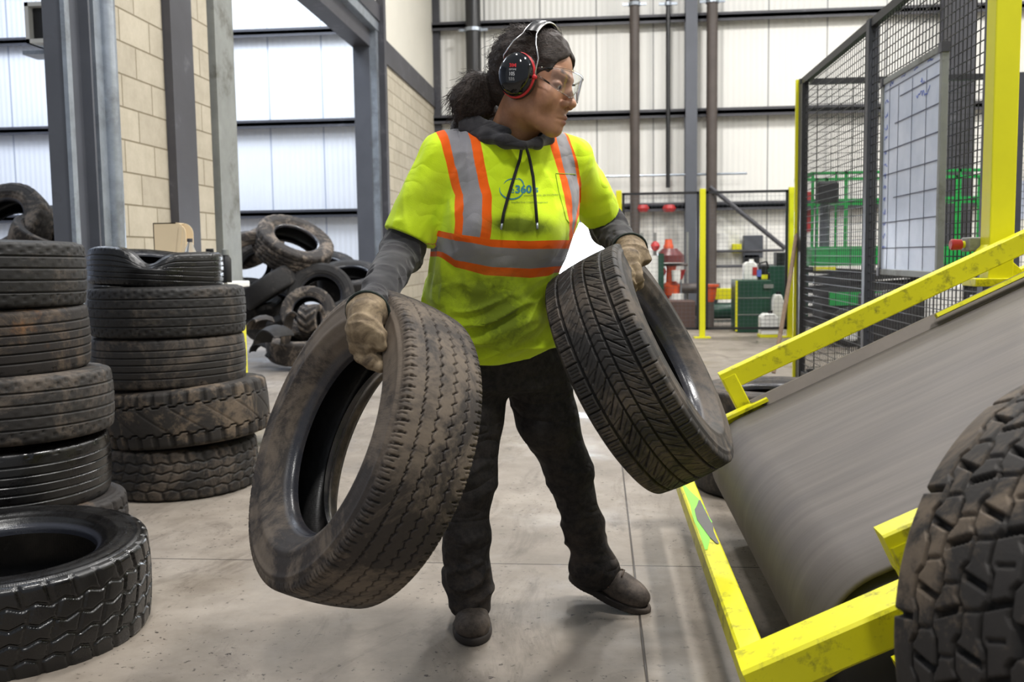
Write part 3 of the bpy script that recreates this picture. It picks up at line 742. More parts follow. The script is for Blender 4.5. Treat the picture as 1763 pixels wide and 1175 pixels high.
for i in range(3):
    q = W(60, 480, 7.6); tyre(Pm['m'], TM['piledark'], Vector((q.x + 0.03 * i, q.y, 0.116 + i * 0.232)), (0, 0, 1), ('lowest', 'second', 'third')[i] + ' flat tyre carrying the next-bay heap', G4)
# ------------------------------------------------------------------ conveyor
belt_m = NT('grey_conveyor_belt'); v = belt_m.coords(vec=(1.2, 26, 1.2)); n = belt_m.noise(v, 1.0, 6, 0.65); v2 = belt_m.coords(vec=(0.9, 3.2, 0.9)); n2 = belt_m.noise(v2, 1.6, 5, 0.6)
c = belt_m.ramp(n, [(0.3, C4(S((80, 75, 72)))), (0.7, C4(S((97, 91, 87))))])
c = belt_m.mix(belt_m.ramp(n2, [(0.45, (0, 0, 0, 1)), (0.7, (0.6, 0.6, 0.6, 1))]), c, S((74, 70, 70)))
belt_m.set(color=c, rough=0.62, spec=0.35); belt_m.bump(n, 0.12, 0.003)
YF, YN = 3.56, 1.83       # far and near belt edges
ANG = math.radians(25.8); ca, sa = math.cos(ANG), math.sin(ANG)
RX, RZ, RR = 0.60, 0.275, 0.185     # tail roller centre, radius
TX, TZ = RX - RR * sa, RZ + RR * ca  # where the belt leaves the roller upwards
def up_belt(d, h=0.0): return (TX + d * ca - h * sa, TZ + d * sa + h * ca)   # x, z at distance d up the belt, h above it
conv = empty('conveyor', (RX, (YF + YN) / 2, 0), 'grey belt conveyor with yellow steel rails rising past the person', 'conveyor')
def cb(mb, name, mat, **k):
    o = mb.build(name, mat, None, **k); o.parent = conv; o.matrix_parent_inverse = Matrix.Translation(-Vector(conv.location)); return o
LB = 3.6
prof = []
for i in range(30):      # from the return run round the roller
    a = math.radians(-90 + 27) - i / 29 * PI
    prof.append((RX + RR * math.cos(a), RZ + RR * math.sin(a)))
for d in np.linspace(0.1, LB, 24): prof.append(up_belt(d))
prof = [(RX + RR * sa + LB * ca, RZ - RR * ca + LB * sa)] + prof
V = []; NY = 9
for (x, zz) in prof:
    for j in range(NY): V.append((x, YN + (YF - YN) * j / (NY - 1), zz))
F = [(i * NY + j, i * NY + j + 1, (i + 1) * NY + j + 1, (i + 1) * NY + j) for i in range(len(prof) - 1) for j in range(NY - 1)]
mb = MB(); mb.add(V, F); o = cb(mb, 'belt', belt_m.m, smooth=0.7)
s_ = o.modifiers.new('t', 'SOLIDIFY'); s_.thickness = 0.012; s_.offset = -1
mb = MB(); rot = Matrix.Rotation(-PI / 2, 3, 'X')
mb.lathe([(0.03, -0.05), (0.03, 0.0), (RR - 0.05, 0.0), (RR - 0.016, 0.03), (RR - 0.016, YF - YN - 0.03), (RR - 0.05, YF - YN), (0.03, YF - YN), (0.03, YF - YN + 0.05)], 40, (RX, YN, RZ), Matrix.Rotation(-PI / 2, 3, 'X'))
cb(mb, 'tail_roller', M['dark_rubber'], smooth=0.6)
YW = 0.055
# side beams (yellow box section below the belt line), far and near
for (y, nm) in ((YF + 0.09, 0), (YN - 0.13, 1)):
    a = up_belt(-0.30, -0.03); b = up_belt(LB, -0.03)
    mb = MB(); mb.bar((a[0], y, a[1]), (b[0], y, b[1]), 0.07, 0.10, up=(0, 1, 0), bev=0.006); cb(mb, 'side_beam', M['yellow'])
a = up_belt(-0.30, -0.03)
# U-shaped guard round the tail
xg, zg = 0.293, up_belt(-0.36, -0.03)[1]
for y in (YF + 0.09, YN - 0.13):
    b = up_belt(-0.02, -0.03); e = MB()
    e.bar((xg, y, zg), (b[0], y, b[1]), YW, YW * 1.05, bev=0.005); cb(e, 'guard_arm', M['yellow'])
# worn patches on the guard bar: overspray and bare steel
def patch(name, y0, y1, xa, xb, mat, seed, hh=0.0012):
    rr_ = random.Random(seed); n = 9; L_ = []; R_ = []
    for i in range(n):
        y = y0 + (y1 - y0) * i / (n - 1); w_ = math.sin(PI * (i + 0.4) / n)
        L_.append((xg + xa + rr_.uniform(-0.001, 0.005), y, zg + YW / 2 + hh)); R_.append((xg + xa + (xb - xa) * w_ * rr_.uniform(0.7, 1), y, zg + YW / 2 + hh))
    m_ = MB(); m_.add(L_ + R_, [(i, i + 1, n + i + 1, n + i) for i in range(n - 1)]); cb(m_, name, mat)
patch('green_overspray', 2.45, 3.15, -0.022, 0.034, simple('lime_overspray', (130, 226, 60), 0.45), 3)
patch('bare_steel', 2.5, 2.95, 0.020, -0.020, simple('scraped_steel', (88, 86, 84), 0.45, 0.3), 8, 0.0024)
e = MB(); e.bar((xg, YN - 0.165, zg), (xg, YF + 0.125, zg), YW, YW, bev=0.005); cb(e, 'guard_bar', M['yellow'])
# handrails
for (y, side) in ((YF + 0.10, 1), (YN - 0.255, -1)):
    p0 = up_belt(-0.02, 0.0); x0, z0 = 0.468, 0.560
    mb = MB()
    mb.bar((x0, y, z0), (x0 + 2.9 * math.cos(math.radians(25.5)), y, z0 + 2.9 * math.sin(math.radians(25.5))), 0.055, 0.075, bev=0.004)
    mb.bar((x0 + 0.02, y, z0 + 0.025), (x0 + 0.11, y, z0 - 0.155), 0.055, 0.062, up=(0, 1, 0), bev=0.004)
    cb(mb, 'hand_rail', M['yellow'])
# skirt plate and yellow angle on the far edge
for (y, s_) in ((YF, 1),):
    mb = MB(); a = up_belt(0.10, 0.0); b = up_belt(LB, 0.0); a2 = up_belt(0.06, 0.034); b2 = up_belt(LB, 0.034)
    mb.prism([(a[0], y, a[1]), (b[0], y, b[1]), (b2[0], y + 0.03, b2[1]), (a2[0], y + 0.03, a2[1])], (0, 0, 0), (0, 0.02, 0)); cb(mb, 'skirt_plate', simple('dusty_skirt_steel', (90, 82, 74), 0.6, 0.1, 0.15, 6))
    mb = MB(); a = up_belt(-0.06, 0.018); b = up_belt(0.12, 0.018); mb.bar((a[0], y + 0.02, a[1]), (b[0], y + 0.02, b[1]), 0.06, 0.012); cb(mb, 'edge_strip', M['yellow'])
    mb = MB(); a = up_belt(0.78, 0.035); b = up_belt(LB, 0.035); mb.bar((a[0], y - 0.01, a[1]), (b[0], y - 0.01, b[1]), 0.03, 0.014, up=(0, 0.3, 1)); cb(mb, 'edge_strip', M['yellow'])
# near bearing bracket
mb = MB(); b = up_belt(0.05, -0.20); mb.bar((b[0] - 0.10, YN - 0.09, b[1] - 0.02), (b[0] + 0.5, YN - 0.09, b[1] + 0.25), 0.05, 0.09, bev=0.004); mb.lathe([(0.035, 0), (0.035, 0.04)], 12, (b[0], YN - 0.11, b[1]), Matrix.Rotation(PI / 2, 3, 'X')); cb(mb, 'bearing_bracket', M['yellow'])
mb = MB()
for y in (YF + 0.03, YN - 0.06):
    mb.bounds((RX + 0.25, y - 0.03, 0), (RX + 0.33, y + 0.03, 0.42)); mb.bounds((RX + 2.0, y - 0.03, 0), (RX + 2.08, y + 0.03, 1.15))
cb(mb, 'support_leg', M['dark_rubber'])
# cleat bar lying across the upper belt
a = up_belt(1.12, 0.012); mb = MB(); mb.bar((a[0], YF - 0.50, a[1]), (a[0] + 0.03, YF - 0.05, a[1] + 0.01), 0.07, 0.02, up=(-sa, 0, ca)); cb(mb, 'belt_splice', M['steel_grey'])

# yellow post with gusset, standing on the far beam
yp = YF + 0.24
q = on_y(1716, 440, yp)
b = up_belt((q.x - TX) / ca, 0.0)
post = MB(); post.bounds((q.x - 0.045, yp - 0.045, b[1] - 0.0), (q.x + 0.045, yp + 0.045, 3.2)); 
pst = empty('yellow_post', (q.x, yp, b[1]), 'tall yellow box-section post rising beside the conveyor', 'post')
o = post.build('upright', M['yellow_clean'], None, bevel=0.004); o.parent = pst; o.matrix_parent_inverse = Matrix.Translation(-Vector(pst.location))
mb = MB(); mb.bar((q.x - 0.06, yp, b[1] + 0.13), (q.x + 0.06, yp, b[1] + 0.02), 0.07, 0.075, up=(0, 1, 0)); mb.bounds((q.x - 0.10, yp - 0.07, b[1] - 0.01), (q.x + 0.16, yp + 0.07, b[1] + 0.02))
o = mb.build('gusset', M['yellow'], None, bevel=0.003); o.parent = pst; o.matrix_parent_inverse = Matrix.Translation(-Vector(pst.location))
mb = MB(); r1 = on_y(1730, 486, yp); r2 = on_y(1800, 455, yp); mb.bar(r1, r2 + (r2 - r1) * 2, 0.05, 0.05)
o = mb.build('mid_rail', M['yellow'], None); o.parent = pst; o.matrix_parent_inverse = Matrix.Translation(-Vector(pst.location))
# emergency stop
s = W(1680, 421, 3.72); es = empty('emergency_stop', s, 'grey emergency stop box with red mushroom button on the far rail', 'stop button')
mb = MB(); mb.box((0, 0, 0), (0.085, 0.08, 0.055)); mb.build('box', M['galv_dull'], es, bevel=0.006)
mb = MB(); mb.box((0.052, 0, 0), (0.03, 0.082, 0.06)); mb.build('end_cap', M['black_plastic'], es, bevel=0.004)
mb = MB(); mb.lathe([(0.014, -0.04), (0.014, -0.055)], 16, rot=Matrix.Rotation(PI / 2, 3, 'Y')); mb.build('collar', M['yellow_clean'], es)
for z0 in (0,):
    mb = MB(); mb.lathe([(0.012, 0.05), (0.020, 0.055), (0.022, 0.09), (0.018, 0.095)], 20, rot=Matrix.Rotation(-PI / 2, 3, 'Y')); mb.build('button', M['red_paint'], es, smooth=0.6)

# ------------------------------------------------------------------ black mesh cage
XC = 1.64
def mesh_panel(name, a, b, z0, z1, pitch, wire, parent, mat, frame=0.0):
    "wire panel from a to b (xy), one mesh"
    a = Vector((a[0], a[1], 0)); b = Vector((b[0], b[1], 0)); L = (b - a).length; d = (b - a) / L; n = Vector((-d.y, d.x, 0))
    mb = MB(); k = int(L / pitch)
    for i in range(1, k):
        p_ = a + d * (L * i / k); mb.bar((p_.x, p_.y, z0), (p_.x, p_.y, z1), wire, wire, up=n)
    k = int((z1 - z0) / pitch)
    for i in range(1, k):
        z_ = z0 + (z1 - z0) * i / k; q_ = a + n * wire; r_ = b + n * wire; mb.bar((q_.x, q_.y, z_), (r_.x, r_.y, z_), wire, wire)
    o = mb.build(name, mat, None); o.parent = parent; o.matrix_parent_inverse = Matrix.Translation(-Vector(parent.location)); return o
def kid(o, parent):
    o.parent = parent; o.matrix_parent_inverse = Matrix.Translation(-Vector(parent.location)); return o
CH = 2.42
cage = empty('mesh_cage_fence', (XC, 6, 0), 'black wire mesh safety fence running back beside the conveyor, whiteboard hung on it', 'fence')
ys = [7.98, 6.02, 4.22]
for y in ys:
    mb = MB(); mb.bounds((XC - 0.03, y - 0.03, 0), (XC + 0.03, y + 0.03, CH)); kid(mb.build('fence_post', M['fence_grey'], None), cage)
mb = MB(); mb.bounds((XC - 0.050, 7.99, 0.0), (XC - 0.030, 8.02, CH)); kid(mb.build('yellow_edge', M['yellow_clean'], None), cage)
mb = MB(); mb.bounds((XC - 0.031, 7.85, 0.0), (XC + 0.02, 7.95, CH - 0.05)); kid(mb.build('corner_plate', M['mesh_black'], None), cage)
for i in range(2):
    for (za, zb_) in ((CH - 0.05, CH), (0.05, 0.09)): mb = MB(); mb.bounds((XC - 0.02, ys[i + 1], za), (XC + 0.02, ys[i], zb_)); kid(mb.build('fence_rail', M['mesh_black'], None), cage)
    mesh_panel('wire_mesh', (XC, ys[i + 1]), (XC, ys[i]), 0.05, CH - 0.03, 0.05, 0.0042, cage, M['mesh_black'])
cage2 = empty('mesh_cage_fence', (3.5, 7.98, 0), 'black wire mesh safety fence parallel to the back wall, closing the cage', 'fence')
xs = [XC + 0.06, 3.3, 4.9, 6.5]
for i in range(3):
    for (za, zb_) in ((CH - 0.045, CH), (0.05, 0.09)): mb = MB(); mb.bounds((xs[i], 7.96, za), (xs[i + 1], 8.0, zb_)); kid(mb.build('fence_rail', M['mesh_black'], None), cage2)
    mb = MB(); mb.bounds((xs[i + 1] - 0.03, 7.95, 0), (xs[i + 1] + 0.03, 8.01, CH)); kid(mb.build('fence_post', M['fence_grey'], None), cage2)
    mesh_panel('wire_mesh', (xs[i], 7.98), (xs[i + 1], 7.98), 0.05, CH - 0.03, 0.055, 0.004, cage2, M['mesh_black'])

# whiteboard
wb = empty('whiteboard', (XC - 0.04, 5.12, 0.93), 'tall planning whiteboard with a hand-ruled grid hung on the mesh fence', 'whiteboard')
y0, y1, z0, z1 = 4.66, 5.58, 0.93, 1.975
board = NT('whiteboard_surface'); n = board.noise(board.coords(), 5, 5, 0.6); board.set(color=board.ramp(n, [(0.3, C4(S((186, 198, 222)))), (0.7, C4(S((206, 216, 236))))]), rough=0.22)
mb = MB(); mb.bounds((XC - 0.055, y0, z0), (XC - 0.035, y1, z1)); kid(mb.build('board', board.m, None), wb)
mb = MB()
for (a, b) in (((y0, z0), (y1, z0)), ((y0, z1), (y1, z1)), ((y0, z0), (y0, z1)), ((y1, z0), (y1, z1))):
    mb.bar((XC - 0.048, a[0], a[1]), (XC - 0.048, b[0], b[1]), 0.032, 0.032)
kid(mb.build('frame', M['galv_dull'], None, bevel=0.003), wb)
mb = MB()
for y in (y0, y1):
    for z_ in (z0, z1): mb.box((XC - 0.05, y, z_), (0.04, 0.045, 0.045))
kid(mb.build('corner_cap', M['steel_dark'], None), wb)
ink = simple('dark_marker_ink', (70, 76, 100), 0.5); ink2 = simple('blue_marker_ink', (70, 96, 190), 0.5)
mb = MB(); xi = XC - 0.0565
def pl(y, z_): return (xi, y, z_)
rows = [0.125, 0.26, 0.385, 0.51, 0.635, 0.76, 0.885]; rows = [z0 + (z1 - z0) * r for r in rows]
for i, r in enumerate(rows):
    s0 = y1 - 0.03 if i % 3 != 2 else y1 - 0.22
    if i == 6: s0 = y1 - 0.30
    mb.bar(pl(s0, r), pl(y0 + 0.03, r + 0.004), 0.001, 0.006)
for f in (0.23, 0.46, 0.70): mb.bar(pl(y0 + (y1 - y0) * f, z0 + 0.02), pl(y0 + (y1 - y0) * f, z1 - 0.06), 0.001, 0.004, up=(0, 1, 0))
mb.bar(pl(y1 - 0.12, z0 + 0.02), pl(y1 - 0.12, z1 - 0.02), 0.001, 0.004, up=(0, 1, 0)); mb.bar(pl(y1 - 0.03, z1 - 0.055), pl(y0 + 0.03, z1 - 0.05), 0.001, 0.004)
kid(mb.build('ruled_lines', ink, None), wb)
mb = MB(); rr = random.Random(5)
def scribble(yy, zz, n, s):
    y_, z_ = yy, zz
    for _ in range(n):
        y2 = y_ - rr.uniform(0.2, 1) * s; z2 = zz + rr.uniform(-1, 1) * s; mb.bar(pl(y_, z_), pl(y2, z2), 0.001, 0.0035); y_, z_ = y2, z2
for i in range(13): scribble(y1 - 0.04, z1 - 0.12 - i * 0.066, 5, 0.017)
for q_ in range(4): scribble(y1 - 0.12 - q_ * 0.2, z1 - 0.03, 7, 0.014)
scribble(y0 + 0.36, z1 - 0.16, 16, 0.022); scribble(y0 + 0.30, z1 - 0.10, 6, 0.02)
kid(mb.build('handwriting', ink2, None), wb)

# leaning pole
a = on_z(1328, 668); a.z = 0.01; d_ = (a - CAM).dot(fwd); b = W(1386, 300, d_ + 0.5)
e = empty('wooden_pole', a, 'long thin wooden pole leaning against the corner of the mesh cage', 'pole')
mb = MB(); mb.tube([a + (b - a) * 0.06, a + (b - a) * 0.5 + Vector((0.012, 0, 0)), b], 0.017, 10); kid(mb.build('shaft', M['wood'], None, smooth=0.6), e)
mb = MB(); mb.tube([a, a + (b - a) * 0.03], [0.03, 0.02], 10); kid(mb.build('foot', M['galv_dull'], None), e)

# ------------------------------------------------------------------ yellow-post fence in front of the wall equipment
YP = on_z(1209, 582).y
pst_x = []
for (px, lb) in ((1066, 'yellow fence post beside the raised left forearm'), (1209, 'middle yellow fence post with a floor plate'), (1361, 'yellow fence post beside the black cage corner')):
    x = on_y(px, 500, YP).x; pst_x.append(x)
    e = empty('fence_post', (x, YP, 0), lb, 'post', 'yellow posts of the wall equipment fence')
    mb = MB(); mb.bounds((-0.035, -0.035, 0), (0.035, 0.035, 1.83)); mb.build('upright', M['yellow_clean'], e, bevel=0.004)
    mb = MB(); mb.bounds((-0.10, -0.08, 0), (0.10, 0.08, 0.012)); mb.build('base_plate', M['yellow_clean'], e)
for i in range(2):
    x0, x1 = pst_x[i] + 0.04, pst_x[i + 1] - 0.04
    e = empty('wire_fence', ((x0 + x1) / 2, YP, 0), ('wire fence panel in front of the red valves' if i == 0 else 'wire fence panel in front of the compressor and green cabinet'), 'fence panel', 'wire panels between the yellow posts')
    mb = MB(); 
    mb.bounds((x0, YP - 0.012, 1.77), (x1, YP + 0.012, 1.80)); mb.bounds((x0, YP - 0.012, 0.10), (x1, YP + 0.012, 0.13))
    mb.bounds((x0, YP - 0.012, 0.10), (x0 + 0.03, YP + 0.012, 1.8)); mb.bounds((x1 - 0.03, YP - 0.012, 0.10), (x1, YP + 0.012, 1.8)); kid(mb.build('frame', M['mesh_black'], None), e)
    mesh_panel('wire_mesh', (x0, YP), (x1, YP), 0.12, 1.78, 0.05, 0.0022, e, M['steel_grey'])

# ------------------------------------------------------------------ equipment behind
def at(px, py, y): return on_y(px, py, y)
YQ = 14.2
# sprinkler valve assembly
v0 = at(1165, 540, YQ); vx = v0.x; zc = lambda py: at(1165, py, YQ).z
va = empty('valve_assembly', (vx, YQ, 0), 'red and orange sprinkler valve assembly under the thin black drop pipe', 'valves')
def vp(mb, nm, mat, **k): return kid(mb.build(nm, mat, None, **k), va)
mb = MB(); mb.lathe([(0.05, zc(410)), (0.055, zc(395)), (0.075, zc(393)), (0.05, zc(388)), (0.05, zc(378))][::-1] if False else [(0.05, zc(430)), (0.075, zc(428)), (0.075, zc(424)), (0.06, zc(420)), (0.05, zc(412))], 16, (vx - 0.12, YQ, 0)); vp(mb, 'coupling', M['orange_fit'], smooth=0.6)
mb = MB(); mb.lathe([(0.21, zc(452)), (0.205, zc(440)), (0.14, zc(432)), (0.11, zc(428))], 20, (vx - 0.10, YQ, 0)); vp(mb, 'alarm_bell', M['maroon'], smooth=0.6)
mb = MB(); mb.lathe([(0.06, zc(515)), (0.13, zc(508)), (0.14, zc(492)), (0.08, zc(486)), (0.07, zc(462)), (0.09, zc(454))], 18, (vx - 0.08, YQ, 0)); vp(mb, 'valve_body', M['orange_fit'], smooth=0.6)
mb = MB(); mb.lathe([(0.06, zc(484)), (0.07, zc(465))], 14, (vx - 0.02, YQ - 0.14, 0)); vp(mb, 'gauge', M['white_paint'])
mb = MB(); mb.lathe([(0.10, zc(520)), (0.10, zc(505))], 14, (vx - 0.02, YQ - 0.05, 0)); vp(mb, 'filter_bowl', M['white_paint'])
mb = MB(); mb.tube([(vx - 0.35, YQ, zc(497)), (vx + 0.62, YQ, zc(497))], 0.075, 14); mb.tube([(vx - 0.3, YQ, zc(455)), (vx - 0.3, YQ, zc(515))], 0.05, 12); mb.tube([(vx - 0.4, YQ - .1, zc(456)), (vx + 0.15, YQ - .1, zc(456))], 0.02, 8); vp(mb, 'pipe_run', M['brown_pipe'], smooth=0.6)
for (px, py) in ((1118, 478), (1172, 472)):
    q_ = at(px, py, YQ - 0.1); mb = MB(); mb.lathe([(0.02, -0.08), (0.03, -0.06), (0.07, 0.05), (0.08, 0.06), (0.0, 0.06)], 14, (q_.x, q_.y, q_.z)); vp(mb, 'hand_wheel', M['red_paint'], smooth=0.6)
    mb = MB(); mb.tube([(q_.x, q_.y, q_.z - 0.08), (q_.x, q_.y, 0.05)], 0.014, 6); vp(mb, 'stem', M['galv'])
for (px, py, r_) in ((1139, 468, 0.07), (1137, 520, 0.10), (1128, 424, 0.07)):
    q_ = at(px, py, YQ - 0.05); mb = MB(); mb.lathe([(0.02, -r_), (r_ * .8, -r_ * .6), (r_, 0), (r_ * .8, r_ * .6), (0.02, r_)], 14, q_); vp(mb, 'fitting', M['orange_fit'] if r_ != 0.07 else M['red_paint'], smooth=0.6)
mb = MB()
for px in (1105, 1128, 1183): 
    q_ = at(px, 440, YQ + 0.1); mb.tube([(q_.x, q_.y, 0.02), (q_.x, q_.y, zc(400))], 0.022, 8)
vp(mb, 'side_pipes', M['galv_dull'], smooth=0.6)
mb = MB(); q_ = at(1118, 500, YQ - 0.2); mb.bounds((q_.x - 0.25, q_.y - 0.1, 0.05), (q_.x + 0.12, q_.y + 0.1, 1.02)); vp(mb, 'cabinet', M['white_paint'])
mb = MB(); mb.bounds((q_.x + 0.12, q_.y - 0.12, 0.0), (q_.x + 0.20, q_.y + 0.1, 1.05)); vp(mb, 'cabinet_edge', M['green_dark'])
for px in (1106, 1152):
    q_ = at(px, 359, YB - 0.35); mb = MB(); mb.lathe([(0.09, -0.06), (0.12, 0), (0.09, 0.06)], 14, q_); tag(mb.build('pipe_coupling', M['red_paint'], smooth=0.6), 'red coupling on the wall pipe ' + ('near the raised glove' if px == 1106 else 'above the valve assembly'), 'coupling')
# orange elbow and brown box
q_ = at(1222, 505, YQ - 0.6); e = empty('pipe_elbow', (q_.x, q_.y, 0), 'orange flanged pipe elbow beside the dark riser pipe', 'pipe elbow')
mb = MB(); mb.lathe([(0.13, 0.12), (0.13, 0.09), (0.10, 0.08), (0.085, -0.05), (0.06, -0.12)], 16, (0, 0, q_.z)); mb.build('elbow', M['orange_fit'], e, smooth=0.6)
mb = MB(); mb.tube([(0, 0, 0), (0, 0, q_.z - 0.1)], 0.06, 10); mb.build('standpipe', M['brown_pipe'], e)
q0, q1 = on_z(1142, 566), on_z(1198, 566); mb = MB(); mb.bounds((q0.x - 0.1, q0.y, 0), (q1.x, q0.y + 0.5, 0.38)); tag(mb.build('steel_box', M['brown_box'], bevel=0.01), 'low dark brown steel box on the floor under the red valves', 'box')
# compressor
q_ = on_z(1238, 566); e = empty('air_compressor', (q_.x, q_.y + 0.4, 0), 'green tank air compressor with yellow guard beside the green cabinet', 'compressor')
mb = MB(); rot = Matrix.Rotation(PI / 2, 3, 'Y'); mb.lathe([(0.05, -0.44), (0.15, -0.40), (0.19, -0.32), (0.19, 0.32), (0.15, 0.40), (0.05, 0.44)], 20, (0, 0, 0.36), rot); mb.build('tank', M['green_dark'], e, smooth=0.7)
mb = MB(); mb.bounds((-0.02, -0.12, 0.62), (0.36, -0.08, 0.88)); mb.bounds((-0.40, -0.12, 0.56), (-0.22, -0.08, 0.86)); mb.bounds((-0.28, 0.0, 0.80), (0.0, 0.05, 0.9)); mb.build('belt_guard', M['yellow_clean'], e, bevel=0.01)
mb = MB(); mb.lathe([(0.11, 0.52), (0.13, 0.6), (0.10, 0.66), (0.13, 0.7), (0.10, 0.76), (0.12, 0.80), (0.08, 0.84)], 14, (-0.08, 0, 0)); mb.build('pump_head', M['steel_grey'], e)
mb = MB(); mb.bounds((-0.42, -0.2, 0.10), (0.46, -0.12, 0.14)); mb.bounds((-0.42, 0.12, 0.10), (0.46, 0.2, 0.14))
for x in (-0.38, 0.40): mb.bounds((x - 0.02, -0.2, 0.0), (x + 0.02, 0.2, 0.2))
mb.build('skid_frame', M['galv_dull'], e); e.scale = (0.68, 0.68, 0.62)
# green cabinet and things on it
q_ = on_z(1300, 573); yc = q_.y
x0, x1 = on_z(1268, 573).x, on_z(1328, 573).x
e = empty('green_cabinet', ((x0 + x1) / 2, yc + 0.3, 0), 'dark green steel cabinet behind the wire fence by the compressor', 'cabinet')
hz = at(1300, 483, yc).z
mb = MB(); mb.bounds((x0, yc, 0), (x1, yc + 0.55, hz)); kid(mb.build('body', M['green_dark'], None, bevel=0.008), e)
mb = MB(); mb.bounds((x0 + 0.01, yc - 0.012, hz * 0.34), (x1 - 0.01, yc + 0.01, hz * 0.355)); mb.bounds((x0 + 0.01, yc - 0.012, hz * 0.66), (x1 - 0.01, yc + 0.01, hz * 0.675)); mb.bounds(((x0 + x1) / 2 + 0.12, yc - 0.03, hz * 0.85), ((x0 + x1) / 2 + 0.24, yc, hz * 0.92)); kid(mb.build('seam', M['galv_dull'], None), e)
mb = MB(); mb.bounds((x0 - 0.02, yc - 0.01, 0.02), (x0 + 0.006, yc + 0.02, hz)); kid(mb.build('yellow_edge', M['yellow_clean'], None), e)
def can(px, py, y, s, mat, label, z=None, name='jerry_can', cat='container', cap='black_plastic', group=None):
    q_ = at(px, py, y); 
    if z is None: z = q_.z
    e = empty(name, (q_.x, y, z), label, cat, group); w_, d_, h_ = s
    mb = MB(); mb.prism([(-w_ / 2, -d_ / 2, 0), (w_ / 2, -d_ / 2, 0), (w_ / 2, -d_ / 2, h_ * .8), (w_ * .25, -d_ / 2, h_), (-w_ * .3, -d_ / 2, h_), (-w_ / 2, -d_ / 2, h_ * .85)], (0, 0, 0), (0, d_, 0)); mb.build('body', mat, e, bevel=0.012, smooth=0.6)
    mb = MB(); mb.lathe([(0.03, h_ - .01), (0.03, h_ + .035)], 12, (w_ * .1, 0, 0)); mb.build('cap', M[cap], e)
    return e
c1 = can(1291, 483, yc + 0.2, (0.18, 0.15, 0.24), M['white_paint'], 'white plastic can with a red label standing on the green cabinet', hz, cap='white_paint')
mb = MB(); mb.bounds((0.02, -0.08, 0.06), (0.085, -0.076, 0.17)); mb.build('paper_label', M['red_paint'], c1)
q_ = at(1313, 483, yc + 0.2); e = empty('power_tool', (q_.x, yc + 0.2, hz), 'dark tool with yellow and blue casing on the green cabinet', 'tool')
mb = MB(); mb.box((0, 0, 0.05), (0.17, 0.12, 0.09)); mb.box((0.0, -0.02, 0.14), (0.11, 0.1, 0.10)); mb.tube([(-0.05, 0, 0.15), (-0.04, 0, 0.22), (0.05, 0, 0.24), (0.08, 0, 0.15)], 0.014, 8); mb.build('casing', M['black_plastic'], e, bevel=0.01)
mb = MB(); mb.box((0.01, -0.075, 0.04), (0.08, 0.02, 0.06)); mb.build('yellow_shell', M['yellow_clean'], e); mb = MB(); mb.box((-0.06, -0.075, 0.09), (0.06, 0.02, 0.09)); mb.build('blue_shell', simple('blue_plastic', (90, 110, 190), .5), e)
x2 = on_z(1352, 560).x; mb = MB(); mb.bounds((x1 + 0.05, yc + 0.7, 0), (x1 + 0.62, yc + 1.2, at(1345, 458, yc + .7).z)); tag(mb.build('storage_cabinet', M['green_dark'], bevel=0.01), 'taller dark green cabinet partly behind the yellow corner post', 'cabinet')
mb = MB(); q_ = at(1352, 448, yc + 0.9); mb.box(q_, (0.28, 0.25, 0.22)); tag(mb.build('speaker_box', M['black_plastic'], bevel=0.01), 'black box on the taller green cabinet beside the yellow corner post', 'box')
can(1323, 572, on_z(1323, 580).y, (0.22, 0.2, 0.26), M['white_paint'], 'white jug with yellow base on the floor before the green cabinet', 0.03)
q_ = on_z(1323, 580); mb = MB(); mb.bounds((q_.x - 0.12, q_.y - 0.11, 0), (q_.x + 0.12, q_.y + 0.11, 0.03)); tag(mb.build('drip_tray', M['yellow_clean']), 'yellow drip tray under the white jug', 'tray')
can(1338, 545, yc - 0.05, (0.14, 0.2, 0.5), M['white_paint'], 'tall pale canister beside the white jug near the pole', 0.0, 'canister')
# wall boxes
for (px, py, w_, h_, mt, lb) in ((1240, 420, 0.28, 0.34, 'white_paint', 'pale electrical box on the back wall beyond the fence'), (1268, 428, 0.16, 0.16, 'yellow_clean', 'small yellow box on the back wall rail'), (1296, 425, 0.34, 0.40, 'steel_grey', 'grey control box on the back wall above the green cabinet'), (1293, 446, 0.28, 0.16, 'black_plastic', 'black device under the grey control box')):
    q_ = at(px, py, YB - 0.12); mb = MB(); mb.box(q_, (w_, 0.14, h_)); tag(mb.build('wall_box', M[mt], bevel=0.01), lb, 'wall box')
for i, pyy in enumerate((433, 459)):
    a = at(1232, pyy, YB - 0.2); b = at(1350, pyy - 2, YB - 0.2); mb = MB(); mb.tube([a, b], 0.025, 8); tag(mb.build('wall_pipe', M['steel_dark'], smooth=0.6), ('upper' if i == 0 else 'lower') + ' thin dark pipe level along the wall above the green cabinet', 'pipe')
a = at(1222, 322, YB - 0.5); b = at(1352, 428, YB - 0.5); mb = MB(); mb.tube([a, b], 0.04, 8); tag(mb.build('brace_rod', M['steel_dark'], smooth=0.6), 'diagonal dark brace rod crossing the back wall bay', 'brace')

